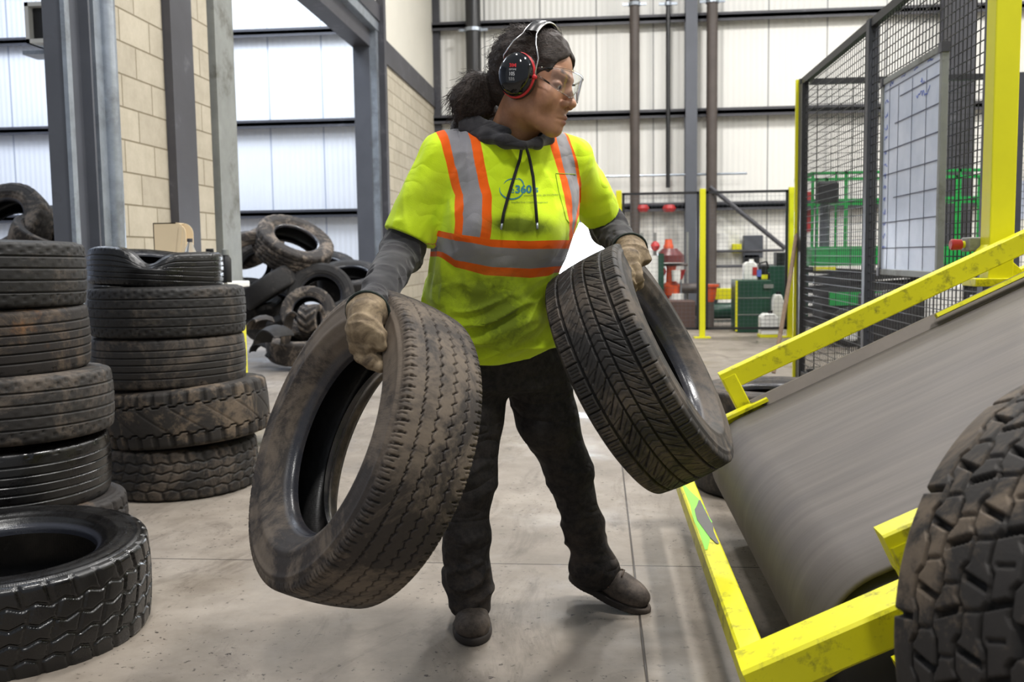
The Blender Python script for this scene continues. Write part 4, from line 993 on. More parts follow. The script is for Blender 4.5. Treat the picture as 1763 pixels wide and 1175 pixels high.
# ------------------------------------------------------------------ green scissor lift inside the cage
YL = 10.8
L = lambda px, py, y=YL: at(px, py, y)
sl = empty('scissor_lift', (L(1480, 500).x, YL + 0.8, 0), 'green scissor lift with railed platform parked behind the mesh cage', 'lift')
def sk(mb, nm, mat, **k): return kid(mb.build(nm, mat, None, **k), sl)
xl, xr = L(1398, 400).x, L(1740, 400).x
zt, zp0, zp1 = L(1420, 296).z, L(1420, 425).z, L(1420, 458).z
mb = MB()
for y in (YL, YL + 0.9):
    mb.bounds((xl, y - 0.014, zt - 0.032), (xr, y + 0.014, zt)); mb.bounds((xl, y - 0.012, zt * .62 + zp0 * .38 - 0.014), (xr, y + 0.012, zt * .62 + zp0 * .38 + 0.014))
    for f in (0, 0.12, 0.17, 0.42, 0.66, 0.74, 0.88, 1.0): x = xl + (xr - xl) * f; mb.bounds((x - 0.014, y - 0.014, zp0), (x + 0.014, y + 0.014, zt))
for x in (xl, xr): mb.bounds((x - 0.02, YL, zt - 0.04), (x + 0.02, YL + 0.9, zt))
sk(mb, 'guard_rail', M['green_lift'])
mb = MB(); mb.bounds((xl, YL - 0.02, zp1), (xr, YL + 0.94, zp0)); sk(mb, 'platform', M['green_lift'])
mb = MB(); mb.bounds((xl + 0.02, YL - 0.03, zp1 - 0.05), (L(1440, 400).x, YL - 0.02, zp1 - 0.01)); sk(mb, 'warning_strip', M['yellow_clean'])
mb = MB(); xa, xb = xl + 0.05, xr - 0.15; zb = L(1420, 560).z; zs = np.linspace(zb, zp1 - 0.05, 6)
for y in (YL + 0.08, YL + 0.82):
    for i in range(5):
        mb.bar((xa, y, zs[i]), (xb, y, zs[i + 1]), 0.05, 0.07); mb.bar((xb, y + 0.05, zs[i]), (xa, y + 0.05, zs[i + 1]), 0.05, 0.07)
sk(mb, 'scissor_arms', M['dark_rubber'])
mb = MB(); mb.bounds((xl + 0.1, YL + 0.05, 0.18), (xr, YL + 0.85, zb)); sk(mb, 'chassis', M['dark_rubber'])
mb = MB(); mb.bounds((xl + 0.2, YL, 0.45), (xl + 0.75, YL + 0.06, 0.60)); sk(mb, 'side_panel', M['green_lift'])
for f in (0.2, 0.82):
    x = xl + (xr - xl) * f; mb = MB(); mb.lathe([(0.05, -0.08), (0.20, -0.08), (0.22, -0.05), (0.22, 0.05), (0.20, 0.08), (0.05, 0.08)], 24, (x, YL - 0.02, 0.22), Matrix.Rotation(PI / 2, 3, 'X')); w_ = sk(mb, 'wheel', M['dark_rubber'], smooth=0.6)
    mb = MB(); mb.lathe([(0.03, -0.09), (0.15, -0.09), (0.15, 0.0)], 20, (x, YL - 0.02, 0.22), Matrix.Rotation(-PI / 2, 3, 'X')); sk(mb, 'hub', M['white_paint'])
# control box and gear on the platform
q_ = L(1419, 333); mb = MB(); mb.box((q_.x, YL - 0.12, q_.z), (0.22, 0.16, 0.24)); sk(mb, 'control_box', M['black_plastic'], bevel=0.03)
q_ = L(1423, 385); mb = MB(); mb.tube([(q_.x, YL + .1, zp0), (q_.x, YL + .1, L(1419, 350).z)], 0.05, 10); sk(mb, 'control_stand', M['steel_grey'])
# dark column cover, red extinguisher, white panels in the cage
q_ = at(1630, 300, 13.0); mb = MB(); mb.bounds((q_.x - 0.02, 12.9, 0), (q_.x + 0.28, 13.2, 6)); 
tag(mb.build('steel_column', M['steel_dark']), 'dark steel column seen through the mesh cage next to the whiteboard', 'column')
q_ = at(1389, 360, YB); mb = MB(); mb.bounds((q_.x - 0.02, YB - 0.03, q_.z - 0.4), (q_.x + 0.10, YB, q_.z + 0.3)); tag(mb.build('warning_sign', M['red_paint']), 'narrow red sign seen past the cage corner post', 'sign')
q_ = at(1740, 345, 9.6); mb = MB(); mb.box(q_, (0.30, 0.05, 0.36)); tag(mb.build('notice_panel', M['blue_white']), 'pale blue panel through the mesh at the far right', 'panel')
mb = MB(); q0 = on_z(1440, 640); mb.bounds((L(1500, 500, 9.6).x, 9.5, 0.0), (L(1640, 500, 9.6).x, 10.1, 0.62)); tag(mb.build('machine_housing', M['dark_rubber'], bevel=0.02), 'dark machine housing behind the mesh just above the conveyor', 'machine')
q_ = at(1625, 515, 9.2); mb = MB(); mb.bounds((q_.x - .15, 9.1, 0), (q_.x + .15, 9.3, q_.z + .15)); tag(mb.build('white_bin', M['white_paint'], bevel=0.04), 'white bin on the floor behind the mesh by the stop button', 'bin')

# ------------------------------------------------------------------ table behind the column stack
yt = 5.05
tz = W(400, 486, 5.3).z
x0 = on_y(232, 480, yt).x; x1 = on_y(430, 480, yt + 0.42).x
e = empty('work_table', ((x0 + x1) / 2, yt + 0.3, 0), 'white-topped table with yellow legs mostly behind the column stack', 'table')
mb = MB(); mb.bounds((x0, yt, tz - 0.035), (x1, yt + 0.42, tz)); kid(mb.build('table_top', M['white_paint'], None, bevel=0.006), e)
for (x, y) in ((x0 + 0.05, yt + 0.06), (x1 - 0.16, yt + 0.06), (x0 + 0.05, yt + 0.36), (x1 - 0.16, yt + 0.36)):
    mb = MB(); mb.bounds((x - 0.025, y - 0.025, 0), (x + 0.025, y + 0.025, tz - 0.035)); kid(mb.build('leg', M['yellow_clean'], None), e)
# cream holder with sloping cut-away side
q_ = on_y(300, 430, yt + 0.2); e = empty('cream_holder', (q_.x, yt + 0.2, tz), 'cream plastic holder with curved sloping mouth on the table behind the crushed tyre', 'holder')
n = 12; mb = MB(); w_ = 0.095; hh_ = W(300, 383, 5.3).z - tz
outl = [(-w_, 0)] + [(-w_, hh_)] + [(w_ * 0.35 + 0.06 * math.sin(a), hh_ - 0.06 + 0.06 * math.cos(a)) for a in np.linspace(0, PI / 2, 7)] + [(w_ * 0.95, hh_ * 0.45), (w_ * 0.8, 0)]
for y in (-0.05, 0.05): mb.prism([(x, y, z_) for x, z_ in outl], (0, 0, 0), (0, 0.004, 0))
mb.bounds((-w_, -0.05, 0), (-w_ + 0.005, 0.054, hh_)); mb.bounds((-w_, -0.05, 0), (w_ * .8, 0.054, 0.005)); mb.bounds((-w_, -0.05, hh_ - 0.006), (w_ * 0.4, 0.054, hh_)); mb.build('shell', M['cream'], e)
mb = MB(); mb.bar((0.025, -0.053, 0.0), (w_ * 0.72, -0.053, hh_ * 0.93), 0.004, 0.02, up=(1, 0, 0)); mb.build('folded_rim', M['cream'], e)
glassy = NT('clear_bottle_plastic').set(color=(0.9, 0.95, 1), rough=0.06, trans=0.85, ior=1.3).m
q_ = on_y(328, 440, yt + 0.05); e = empty('water_bottle', (q_.x, yt + 0.05, tz), 'clear plastic water bottle beside the cream holder', 'bottle'); hh_ = W(328, 410, 5.1).z - tz
mb = MB(); mb.lathe([(0.036, 0), (0.038, 0.02), (0.038, hh_ * .35), (0.035, hh_ * .4), (0.038, hh_ * .45), (0.038, hh_ * .62), (0.013, hh_ * .9), (0.013, hh_ * .94)], 20); mb.build('body', glassy, e, smooth=0.8)
mb = MB(); mb.lathe([(0.015, hh_ * .92), (0.015, hh_)], 12); mb.build('cap', M['steel_dark'], e)
for (px, top, lb, r_) in ((362, 428, 'short black-capped bottle between the water bottle and the black flask', 0.030), (389, 430, 'black flask with a grey cap on the white table', 0.029)):
    q_ = on_y(px, 450, yt + 0.05); e = empty('drink_flask', (q_.x, yt + 0.05, tz), lb, 'flask'); hh_ = W(px, top, 5.1).z - tz
    mb = MB(); mb.lathe([(r_, 0), (r_, hh_ * .72), (r_ * .6, hh_ * .82), (r_ * .6, hh_ * .86)], 18); mb.build('body', M['black_plastic'], e, smooth=0.8)
    mb = MB(); mb.lathe([(r_ * .75, hh_ * .84), (r_ * .7, hh_), (0.001, hh_)], 16); mb.build('cap', M['black_plastic'] if px == 362 else M['galv_dull'], e, smooth=0.8)
q0, q1 = W(396, 500, 5.75), W(409, 500, 5.95); zz = W(415, 575, 5.9).z
mb = MB(); mb.bounds((q0.x, q0.y, 0.0), (q1.x, q0.y + 0.25, W(415, 560, 5.9).z)); tag(mb.build('yellow_bin', M['yellow_clean'], bevel=0.01), 'yellow bin peeping out between the column stack and the heap', 'bin')
# ------------------------------------------------------------------ person: signed distance modelling
class Grid:
    def __init__(s, lo, hi, h):
        s.lo = np.array(lo, float); s.h = h
        n = np.ceil((np.array(hi) - s.lo) / h).astype(int) + 1
        ax = [(s.lo[i] + np.arange(n[i]) * h).astype(np.float32) for i in range(3)]
        s.X, s.Y, s.Z = np.meshgrid(*ax, indexing='ij')
def smin(a, b, k):
    h = np.clip(0.5 + 0.5 * (b - a) / k, 0, 1); return b + (a - b) * h - k * h * (1 - h)
def smax(a, b, k): return -smin(-a, -b, k)
def cap(g, a, b, ra, rb=None):
    rb = ra if rb is None else rb; a = np.array(a, float); b = np.array(b, float); ba = b - a; L = (ba * ba).sum()
    px, py, pz = g.X - a[0], g.Y - a[1], g.Z - a[2]
    t = np.clip((px * ba[0] + py * ba[1] + pz * ba[2]) / L, 0, 1)
    return np.sqrt((px - t * ba[0]) ** 2 + (py - t * ba[1]) ** 2 + (pz - t * ba[2]) ** 2) - (ra + (rb - ra) * t)
def chain(g, pts, rs, k=0.01):
    d = None
    for i in range(len(pts) - 1):
        e = cap(g, pts[i], pts[i + 1], rs[i], rs[i + 1]); d = e if d is None else smin(d, e, k)
    return d
def ell(g, c, r, fr_=None):
    px, py, pz = g.X - c[0], g.Y - c[1], g.Z - c[2]
    if fr_ is not None:
        q = [px * a[0] + py * a[1] + pz * a[2] for a in fr_]
    else: q = [px, py, pz]
    k0 = np.sqrt(sum((q[i] / r[i]) ** 2 for i in range(3))); k1 = np.sqrt(sum((q[i] / r[i] ** 2) ** 2 for i in range(3))) + 1e-6
    return k0 * (k0 - 1) / k1
def plane(g, c, n):
    n = np.array(n, float); n /= np.linalg.norm(n); return (g.X - c[0]) * n[0] + (g.Y - c[1]) * n[1] + (g.Z - c[2]) * n[2]
_lat = np.random.default_rng(3).random((32, 32, 32)).astype(np.float32)
def vnoise(x, y, z):
    xi, yi, zi = np.floor(x).astype(int), np.floor(y).astype(int), np.floor(z).astype(int)
    fx, fy, fz = x - xi, y - yi, z - zi
    fx, fy, fz = fx * fx * (3 - 2 * fx), fy * fy * (3 - 2 * fy), fz * fz * (3 - 2 * fz)
    def L(a, b, c): return _lat[(xi + a) & 31, (yi + b) & 31, (zi + c) & 31]
    c00 = L(0, 0, 0) * (1 - fx) + L(1, 0, 0) * fx; c10 = L(0, 1, 0) * (1 - fx) + L(1, 1, 0) * fx
    c01 = L(0, 0, 1) * (1 - fx) + L(1, 0, 1) * fx; c11 = L(0, 1, 1) * (1 - fx) + L(1, 1, 1) * fx
    return (c00 * (1 - fy) + c10 * fy) * (1 - fz) + (c01 * (1 - fy) + c11 * fy) * fz
def folds(g, d, along, across, seed=0.0, warp=1.0):
    "ridged noise, long in direction d"
    d = np.array(d, float); d /= np.linalg.norm(d); a = np.cross(d, [0.31, 0.9, 0.2]); a /= np.linalg.norm(a); b = np.cross(d, a)
    u = g.X * d[0] + g.Y * d[1] + g.Z * d[2]; v = g.X * a[0] + g.Y * a[1] + g.Z * a[2]; w = g.X * b[0] + g.Y * b[1] + g.Z * b[2]
    wv = vnoise(u * 7 + seed, v * 7 + 3, w * 7 + 9) * warp
    n = vnoise(u * along + seed + 5, v * across + wv * 1.5 + 11, w * across + wv * 1.5 + seed)
    return 1 - np.abs(2 * n - 1)
def nets(vol, g):
    ins = vol < 0; nx, ny, nz = vol.shape
    cs = np.zeros((nx - 1, ny - 1, nz - 1), np.int8)
    cn = [(i, j, k) for i in (0, 1) for j in (0, 1) for k in (0, 1)]
    for i, j, k in cn: cs += ins[i:nx - 1 + i, j:ny - 1 + j, k:nz - 1 + k]
    act = np.argwhere((cs > 0) & (cs < 8)); idx = -np.ones(cs.shape, np.int32); idx[tuple(act.T)] = np.arange(len(act))
    acc = np.zeros((len(act), 3)); cnt = np.zeros(len(act))
    for p in cn:
        for ax in range(3):
            if p[ax] == 1: continue
            q = list(p); q[ax] = 1
            v0 = vol[tuple((act + p).T)]; v1 = vol[tuple((act + q).T)]; m = (v0 < 0) != (v1 < 0)
            t = np.where(m, v0 / np.where(m, v0 - v1, 1), 0)
            pos = np.array(p, float)[None, :].repeat(len(act), 0); pos[:, ax] = t
            acc += pos * m[:, None]; cnt += m
    V = g.lo + (act + acc / cnt[:, None]) * g.h
    Fs = []
    for ax in range(3):
        a1, a2 = (ax + 1) % 3, (ax + 2) % 3
        sl0 = [slice(None)] * 3; sl1 = [slice(None)] * 3; sl0[ax] = slice(0, -1); sl1[ax] = slice(1, None)
        A = ins[tuple(sl0)]; B = ins[tuple(sl1)]; e = np.argwhere(A != B)
        e = e[(e[:, a1] > 0) & (e[:, a2] > 0) & (e[:, a1] < vol.shape[a1] - 1) & (e[:, a2] < vol.shape[a2] - 1)]
        s_ = A[tuple(e.T)]
        def cell(o1, o2):
            c = e.copy(); c[:, a1] += o1; c[:, a2] += o2; return idx[tuple(c.T)]
        q = np.stack([cell(-1, -1), cell(0, -1), cell(0, 0), cell(-1, 0)], 1)
        q[~s_] = q[~s_][:, ::-1]; Fs.append(q)
    return V, np.vstack(Fs)
def relax(V, F, it=2, lam=0.5):
    for _ in range(it):
        acc = np.zeros_like(V); c = np.zeros(len(V))
        for i in range(4):
            a, b = F[:, i], F[:, (i + 1) % 4]
            np.add.at(acc, a, V[b]); np.add.at(acc, b, V[a]); np.add.at(c, a, 1); np.add.at(c, b, 1)
        V = V * (1 - lam) + lam * acc / np.maximum(c, 1)[:, None]
    return V
class PG:   # point cloud with the same interface as Grid
    def __init__(s, V): s.X, s.Y, s.Z = V[:, 0].astype(np.float32), V[:, 1].astype(np.float32), V[:, 2].astype(np.float32)
def bounds_of(pts, pad):
    P = np.array([tuple(p) for p in pts]); return P.min(0) - pad, P.max(0) + pad
def tp(v): return np.array((v[0], v[1], v[2]), float)
def WW(px, py, d): return tp(W(px, py, d))
def hproj(v): v = Vector((v[0], v[1], 0)); return v.normalized()

person_pos = Vector((W(870, 1000, 2.7).x, W(870, 1000, 2.7).y, 0))
person = empty('person', person_pos, 'person in a lime high-visibility shirt, dark jeans and ear defenders carrying two tyres', 'person')

# joints
def face_depth(px, py, c, a, hw):
    r = ray(px, py); n = Vector(a); return float(((Vector(c) + n * hw) - CAM).dot(n) / r.dot(n))
dR = face_depth(628, 600, T1c, A1, 0.115); dL = face_depth(1078, 480, T2c, A2, 0.118); print('hand depths', dR, dL)
shR, elR, wrR = WW(764, 272, 2.42), WW(690, 438, 2.40), WW(629, 545, dR - 0.02)
shL, elL, wrL = WW(982, 276, 2.50), WW(1046, 390, 2.66), WW(1086, 436, 2.50)
hipR, knR, anR = WW(824, 625, 2.66), WW(806, 822, 2.63), WW(811, 1018, 2.72)
hipL, knL, anL = WW(916, 625, 2.70), WW(978, 808, 2.78), WW(1022, 972, 2.88)
Ft = tp(hproj(cdir(math.sin(math.radians(20)), 0, math.cos(math.radians(20)))))
Lt = tp(hproj(cdir(math.cos(math.radians(20)), 0, -math.sin(math.radians(20)))))
# torso table: px centre, py, depth, half width, half depth (metres)
TT = [(884, 228, 2.42, 0.070, 0.065), (882, 246, 2.43, 0.115, 0.075), (879, 268, 2.44, 0.155, 0.090), (878, 300, 2.45, 0.168, 0.108), (877, 340, 2.46, 0.172, 0.128), (871, 385, 2.48, 0.178, 0.145), (862, 425, 2.50, 0.172, 0.143),
      (850, 468, 2.52, 0.165, 0.135), (838, 510, 2.55, 0.163, 0.138), (838, 550, 2.58, 0.163, 0.142), (852, 590, 2.61, 0.160, 0.143), (858, 625, 2.64, 0.160, 0.142), (860, 680, 2.67, 0.158, 0.135)]
tc_ = np.array([np.concatenate([WW(a, b, c), [w_, d_]]) for a, b, c, w_, d_ in TT]); tc_ = tc_[np.argsort(tc_[:, 2])]
def torso(g, off=0.0, n=2.4):
    h = g.Z; I = lambda i: np.interp(h, tc_[:, 2], tc_[:, i]).astype(np.float32)
    cx, cy, w_, d_ = I(0), I(1), I(3) + off, I(4) + off
    u = (g.X - cx) * Lt[0] + (g.Y - cy) * Lt[1]; v = (g.X - cx) * Ft[0] + (g.Y - cy) * Ft[1]
    k = (np.abs(u / w_) ** n + np.abs(v / d_) ** n) ** (1 / n)
    s_ = (k - 1) * np.minimum(w_, d_)
    return np.maximum(np.maximum(s_, h - tc_[-1, 2] - off), tc_[0, 2] - h - off) , u, v

# ---- head
Fh = Vector(cdir(0.895, -0.10, 0.43)).normalized(); Rh0 = Vector(cdir(-0.42, 0.02, 0.90)); Uh = Rh0.cross(Fh).normalized(); Rh = Fh.cross(Uh).normalized()
q_ = Quaternion(Rh, math.radians(-7)); Fh = q_ @ Fh; Uh = q_ @ Uh
HO = W(921, 146, 2.35)
HM = Matrix(((Rh.x, Fh.x, Uh.x, HO.x), (Rh.y, Fh.y, Uh.y, HO.y), (Rh.z, Fh.z, Uh.z, HO.z), (0, 0, 0, 1)))
HMn = np.array(HM); HMi = np.array(HM.inverted())
def toW(V): return V @ HMn[:3, :3].T + HMn[:3, 3]
def toH(V): return V @ HMi[:3, :3].T + HMi[:3, 3]
g = Grid((-0.105, -0.13, -0.20), (0.105, 0.135, 0.145), 0.0021)
d = ell(g, (0, -0.012, 0.042), (0.075, 0.096, 0.084))
d = smin(d, ell(g, (0, 0.026, -0.008), (0.064, 0.062, 0.088)), 0.02)
for s_ in (-1, 1):
    d = smin(d, cap(g, (s_ * 0.046, -0.002, -0.062), (s_ * 0.014, 0.060, -0.092), 0.027, 0.022), 0.022)
    d = smin(d, ell(g, (s_ * 0.038, 0.057, -0.036), (0.027, 0.027, 0.031)), 0.018)
d = smin(d, ell(g, (0, 0.066, -0.066), (0.033, 0.031, 0.036)), 0.016)
d = smin(d, ell(g, (0, 0.075, -0.101), (0.021, 0.019, 0.018)), 0.016)
for s_ in (-1, 1): d = smin(d, cap(g, (s_ * 0.040, 0.070, 0.025), (s_ * 0.010, 0.085, 0.021), 0.009, 0.009), 0.014)
d = smin(d, cap(g, (0, 0.082, 0.016), (0, 0.105, -0.031), 0.0080, 0.0102), 0.012)
d = smin(d, ell(g, (0, 0.1085, -0.0355), (0.0110, 0.0115, 0.0100)), 0.006)
for s_ in (-1, 1): d = smin(d, ell(g, (s_ * 0.0150, 0.095, -0.040), (0.0090, 0.012, 0.0090)), 0.005)
for s_ in (-1, 1):
    d = smax(d, -ell(g, (s_ * 0.032, 0.095, 0.001), (0.019, 0.018, 0.013)), 0.010)
    d = smin(d, ell(g, (s_ * 0.032, 0.0705, -0.0010), (0.0165, 0.0150, 0.0135)), 0.003)      # closed lid volume
    lid = ell(g, (s_ * 0.032, 0.0705, -0.0010), (0.0152, 0.0162, 0.0125))
    lid = np.maximum(lid, -(g.Z - (-0.0010)))
    d = smin(d, lid, 0.002)
    d = smax(d, -cap(g, (s_ * 0.007, 0.103, -0.049), (s_ * 0.0075, 0.100, -0.042), 0.003), 0.003)
mo = lambda z, y0, y1, r: smin(cap(g, (-0.021, y0, z - 0.002), (0, y1, z), r * 0.55, r), cap(g, (0.021, y0, z - 0.002), (0, y1, z), r * 0.55, r), 0.003)
d = smin(d, mo(-0.0710, 0.083, 0.0975, 0.0062), 0.005); d = smin(d, mo(-0.0820, 0.082, 0.0955, 0.0070), 0.005)
d = smax(d, -smin(cap(g, (-0.022, 0.090, -0.0775), (0, 0.1035, -0.0765), 0.0016), cap(g, (0.022, 0.090, -0.0775), (0, 0.1035, -0.0765), 0.0016), 0.002), 0.003)
for s_ in (-1, 1):   # ears
    e_ = ell(g, (s_ * 0.076, -0.008, 0.0), (0.009, 0.017, 0.030)); d = smin(d, e_, 0.005)
# neck, aimed at the torso
nb_ = toH(np.array([WW(879, 246, 2.43)]))[0]; jn = np.array([0, -0.022, -0.055])
d = smin(d, cap(g, jn, jn + (nb_ - jn) * 1.0, 0.054, 0.062), 0.030)
Vh, Fhd = nets(d, g); Vh = relax(Vh, Fhd, 1, 0.35)
loc_h = Vh.copy(); Vh = toW(Vh)
# ---- rest of the body under the clothes
allp = [shR, elR, wrR, shL, elL, wrL, hipR, anR, anL]
lo, hi = bounds_of(allp, 0.22); lo[2] = -0.01
g = Grid(lo, hi, 0.011)
d, _, _ = torso(g, -0.030)
d = smin(d, cap(g, WW(882, 250, 2.43), WW(895, 205, 2.40), 0.055, 0.050), 0.03)
for a, b, c, r in ((shR, elR, wrR, (0.046, 0.038, 0.026)), (shL, elL, wrL, (0.046, 0.038, 0.026))):
    d = smin(d, chain(g, (a, b, c), r), 0.02)
handR = WW(628, 572, dR - 0.035); handL = WW(1079, 458, 2.45)
d = smin(d, cap(g, wrR, handR, 0.020, 0.018), 0.01); d = smin(d, cap(g, wrL, handL, 0.020, 0.018), 0.01)
for a, b, c in ((hipR, knR, anR), (hipL, knL, anL)):
    d = smin(d, chain(g, (a, b, c), (0.066, 0.046, 0.034)), 0.03)
d = smin(d, cap(g, anR + np.array([0, 0, -0.02]), WW(814, 1070, 2.66), 0.024, 0.018), 0.02); d = smin(d, cap(g, anL, WW(1060, 1020, 2.83), 0.024, 0.018), 0.02)
Vb, Fb = nets(d, g)
V = np.vstack([Vh, Vb]); F = np.vstack([Fhd, Fb + len(Vh)])
lx = np.concatenate([loc_h[:, 0], np.full(len(Vb), 9.0)]); ly = np.concatenate([loc_h[:, 1], np.full(len(Vb), 9.0)]); lz = np.concatenate([loc_h[:, 2], np.full(len(Vb), 9.0)])
pgh = PG(loc_h)
lipd = np.minimum(mo.__globals__['smin'](cap(pgh, (-0.020, 0.085, -0.0730), (0, 0.0985, -0.0710), 0.0035, 0.0058), cap(pgh, (0.020, 0.085, -0.0730), (0, 0.0985, -0.0710), 0.0035, 0.0058), 0.002),
                  smin(cap(pgh, (-0.019, 0.084, -0.0835), (0, 0.0970, -0.0820), 0.0038, 0.0066), cap(pgh, (0.019, 0.084, -0.0835), (0, 0.0970, -0.0820), 0.0038, 0.0066), 0.002))
browd = np.minimum(chain(pgh, ((0.014, 0.094, 0.025), (0.034, 0.084, 0.0315), (0.050, 0.068, 0.025)), (0.0045, 0.0042, 0.002)), chain(pgh, ((-0.014, 0.094, 0.025), (-0.034, 0.084, 0.0315), (-0.050, 0.068, 0.025)), (0.0045, 0.0042, 0.002)))
me = np_mesh('body', V, F, {'lip': np.concatenate([np.clip(-lipd / 0.0015 + 0.3, 0, 1), np.zeros(len(Vb))]), 'brow': np.concatenate([np.clip(-browd / 0.0025, 0, 1), np.zeros(len(Vb))])})
skin = NT('brown_skin'); v = skin.coords(); n = skin.noise(v, 22, 6, 0.65); n2 = skin.noise(v, 90, 3, 0.6)
c = skin.ramp(n, [(0.3, C4(S((150, 106, 80)))), (0.7, C4(S((186, 138, 108))))])
c = skin.mix(skin.math('MULTIPLY', skin.attr('lip'), 0.8), c, S((128, 76, 70))); c = skin.mix(skin.math('MULTIPLY', skin.attr('brow'), skin.math('MULTIPLY', n2, 1.5, clamp=True)), c, S((46, 32, 26)))
skin.set(color=c, rough=0.46, sss=0.08, spec=0.45); skin.b.inputs['Subsurface Radius'].default_value = (0.02, 0.008, 0.004); skin.bump(n2, 0.12, 0.001)
def pmesh(name, me, mat, parent=None, label=None):
    par = parent or person
    o = link_mesh(name, me, mat); o.parent = par
    if par is person: o.matrix_parent_inverse = Matrix.Translation(-person_pos)
    if label: o['label'] = label
    return o
body = pmesh('body', me, skin.m)
# eyes
eye_m = NT('eye'); v = eye_m.coords('Object'.__len__() and 1.0); at = eye_m.attr('iris'); eye_m.set(color=eye_m.ramp(at, [(0.0, C4(S((214, 204, 196)))), (0.46, C4(S((214, 204, 196)))), (0.5, C4(S((60, 38, 24)))), (0.8, C4(S((60, 38, 24)))), (0.84, (0.002, 0.002, 0.002, 1))]), rough=0.12)
for s_ in (-1, 1):
    U_, T_ = np.meshgrid(np.linspace(0, 2 * PI, 24, endpoint=False), np.linspace(0.001, PI - 0.001, 16), indexing='ij')
    r_ = 0.0128; P = np.stack([r_ * np.sin(T_) * np.cos(U_), r_ * np.cos(T_), r_ * np.sin(T_) * np.sin(U_)], -1).reshape(-1, 3)
    iris = np.clip(1 - (T_ / 0.9), 0, 1).ravel() * 1.0
    ii, jj = np.meshgrid(np.arange(24), np.arange(15), indexing='ij'); Fe = np.stack([ii * 16 + jj, ((ii + 1) % 24) * 16 + jj, ((ii + 1) % 24) * 16 + jj + 1, ii * 16 + jj + 1], -1).reshape(-1, 4)
    a_ = math.radians(-20); Rm = np.array([[1, 0, 0], [0, math.cos(a_), -math.sin(a_)], [0, math.sin(a_), math.cos(a_)]])
    P = P @ Rm.T + np.array([s_ * 0.032, 0.0732, -0.0020])
    pmesh('eye', np_mesh('eye', toW(P), Fe, {'iris': iris}), eye_m.m)

# ---- hair
g = Grid((-0.11, -0.26, -0.15), (0.11, 0.11, 0.16), 0.0026)
d = ell(g, (0, -0.020, 0.046), (0.085, 0.108, 0.096))
d = smax(d, -ell(g, (0, 0.108, -0.052), (0.085, 0.086, 0.134)), 0.008)      # face opening
d = smax(d, -ell(g, (0.07, 0.052, -0.065), (0.05, 0.042, 0.085)), 0.008); d = smax(d, -ell(g, (-0.07, 0.052, -0.065), (0.05, 0.042, 0.085)), 0.008)
d = smin(d, cap(g, (0, -0.070, -0.02), (0, -0.040, -0.055), 0.045, 0.035), 0.02)
tie = toH(np.array([WW(847, 143, 2.40)]))[0]; p1_ = toH(np.array([WW(822, 152, 2.41)]))[0]; p2_ = toH(np.array([WW(808, 176, 2.41)]))[0]; p3_ = toH(np.array([WW(800, 205, 2.41)]))[0]
d = smin(d, chain(g, (np.array([0, -0.085, 0.02]), tie), (0.05, 0.020)), 0.02)
d = smin(d, chain(g, (tie, p1_, p2_, p3_), (0.017, 0.036, 0.044, 0.026), 0.02), 0.004)
d = smin(d, chain(g, (p1_, toH(np.array([WW(838, 190, 2.41)]))[0]), (0.030, 0.022), 0.02), 0.02)
wv = vnoise(g.X * 40, g.Y * 40, g.Z * 40); wv2 = vnoise(g.X * 95 + 4, g.Y * 60, g.Z * 95)
d = d - 0.007 * (wv - 0.45) - 0.004 * (wv2 - 0.5)
Vq, Fq = nets(d, g)
hair_m = NT('dark_curly_hair'); v = hair_m.coords(vec=(60, 260, 260)); n = hair_m.noise(v, 1.0, 5, 0.7, 1.2)
hair_m.set(color=hair_m.ramp(n, [(0.3, C4(S((20, 16, 14)))), (0.75, C4(S((72, 58, 50))))]), rough=0.55, spec=0.3); hair_m.bump(n, 0.9, 0.004)
hair = pmesh('hair', np_mesh('hair', toW(Vq), Fq), hair_m.m)
# loose strands
bv = BVHTree.FromPolygons([tuple(p) for p in Vq[:, :]], [tuple(f) for f in Fq])
cur = bpy.data.curves.new('hair_strands', 'CURVE'); cur.dimensions = '3D'; cur.bevel_depth = 0.00042; cur.bevel_resolution = 0
ids = rng.choice(len(Vq), 2600)
for i in ids:
    p = Vq[i]
    loc, nrm, _, _ = bv.find_nearest(Vector(p))
    if nrm is None or p[1] > 0.05 or (p[2] < -0.02 and -0.10 < p[1]): continue
    n_ = np.array(nrm); pony = p[1] < -0.125
    fl = np.array([0.0, -1.0, 0.15]) if not pony else np.array([0.0, -0.25, -1.0])
    fl = fl + rng.normal(0, 0.35, 3); fl = fl - n_ * (fl @ n_); fl /= np.linalg.norm(fl) + 1e-6
    L_ = rng.uniform(0.015, 0.05) * (1.2 if pony else 0.9); lift = rng.uniform(0.02, 0.18) if rng.random() < 0.88 else 0.45; ph = rng.uniform(0, 6); am = rng.uniform(0.0012, 0.0042)
    sd = np.cross(fl, n_); npt = 8; sp = cur.splines.new('POLY'); sp.points.add(npt - 1)
    for k in range(npt):
        t_ = k / (npt - 1); P = p - n_ * 0.001 + fl * L_ * t_ + n_ * (lift * L_ * t_ * (1 - 0.3 * t_)) + (sd * math.sin(ph + t_ * 9) + n_ * math.cos(ph + t_ * 9) * 0.6) * am * min(1, t_ * 3)
        P = HMn[:3, :3] @ P + HMn[:3, 3]; sp.points[k].co = (P[0], P[1], P[2], 1)
cur.materials.append(hair_m.m)
o = bpy.data.objects.new('hair_strands', cur); COL.objects.link(o); o.parent = hair; o['kind'] = 'stuff'
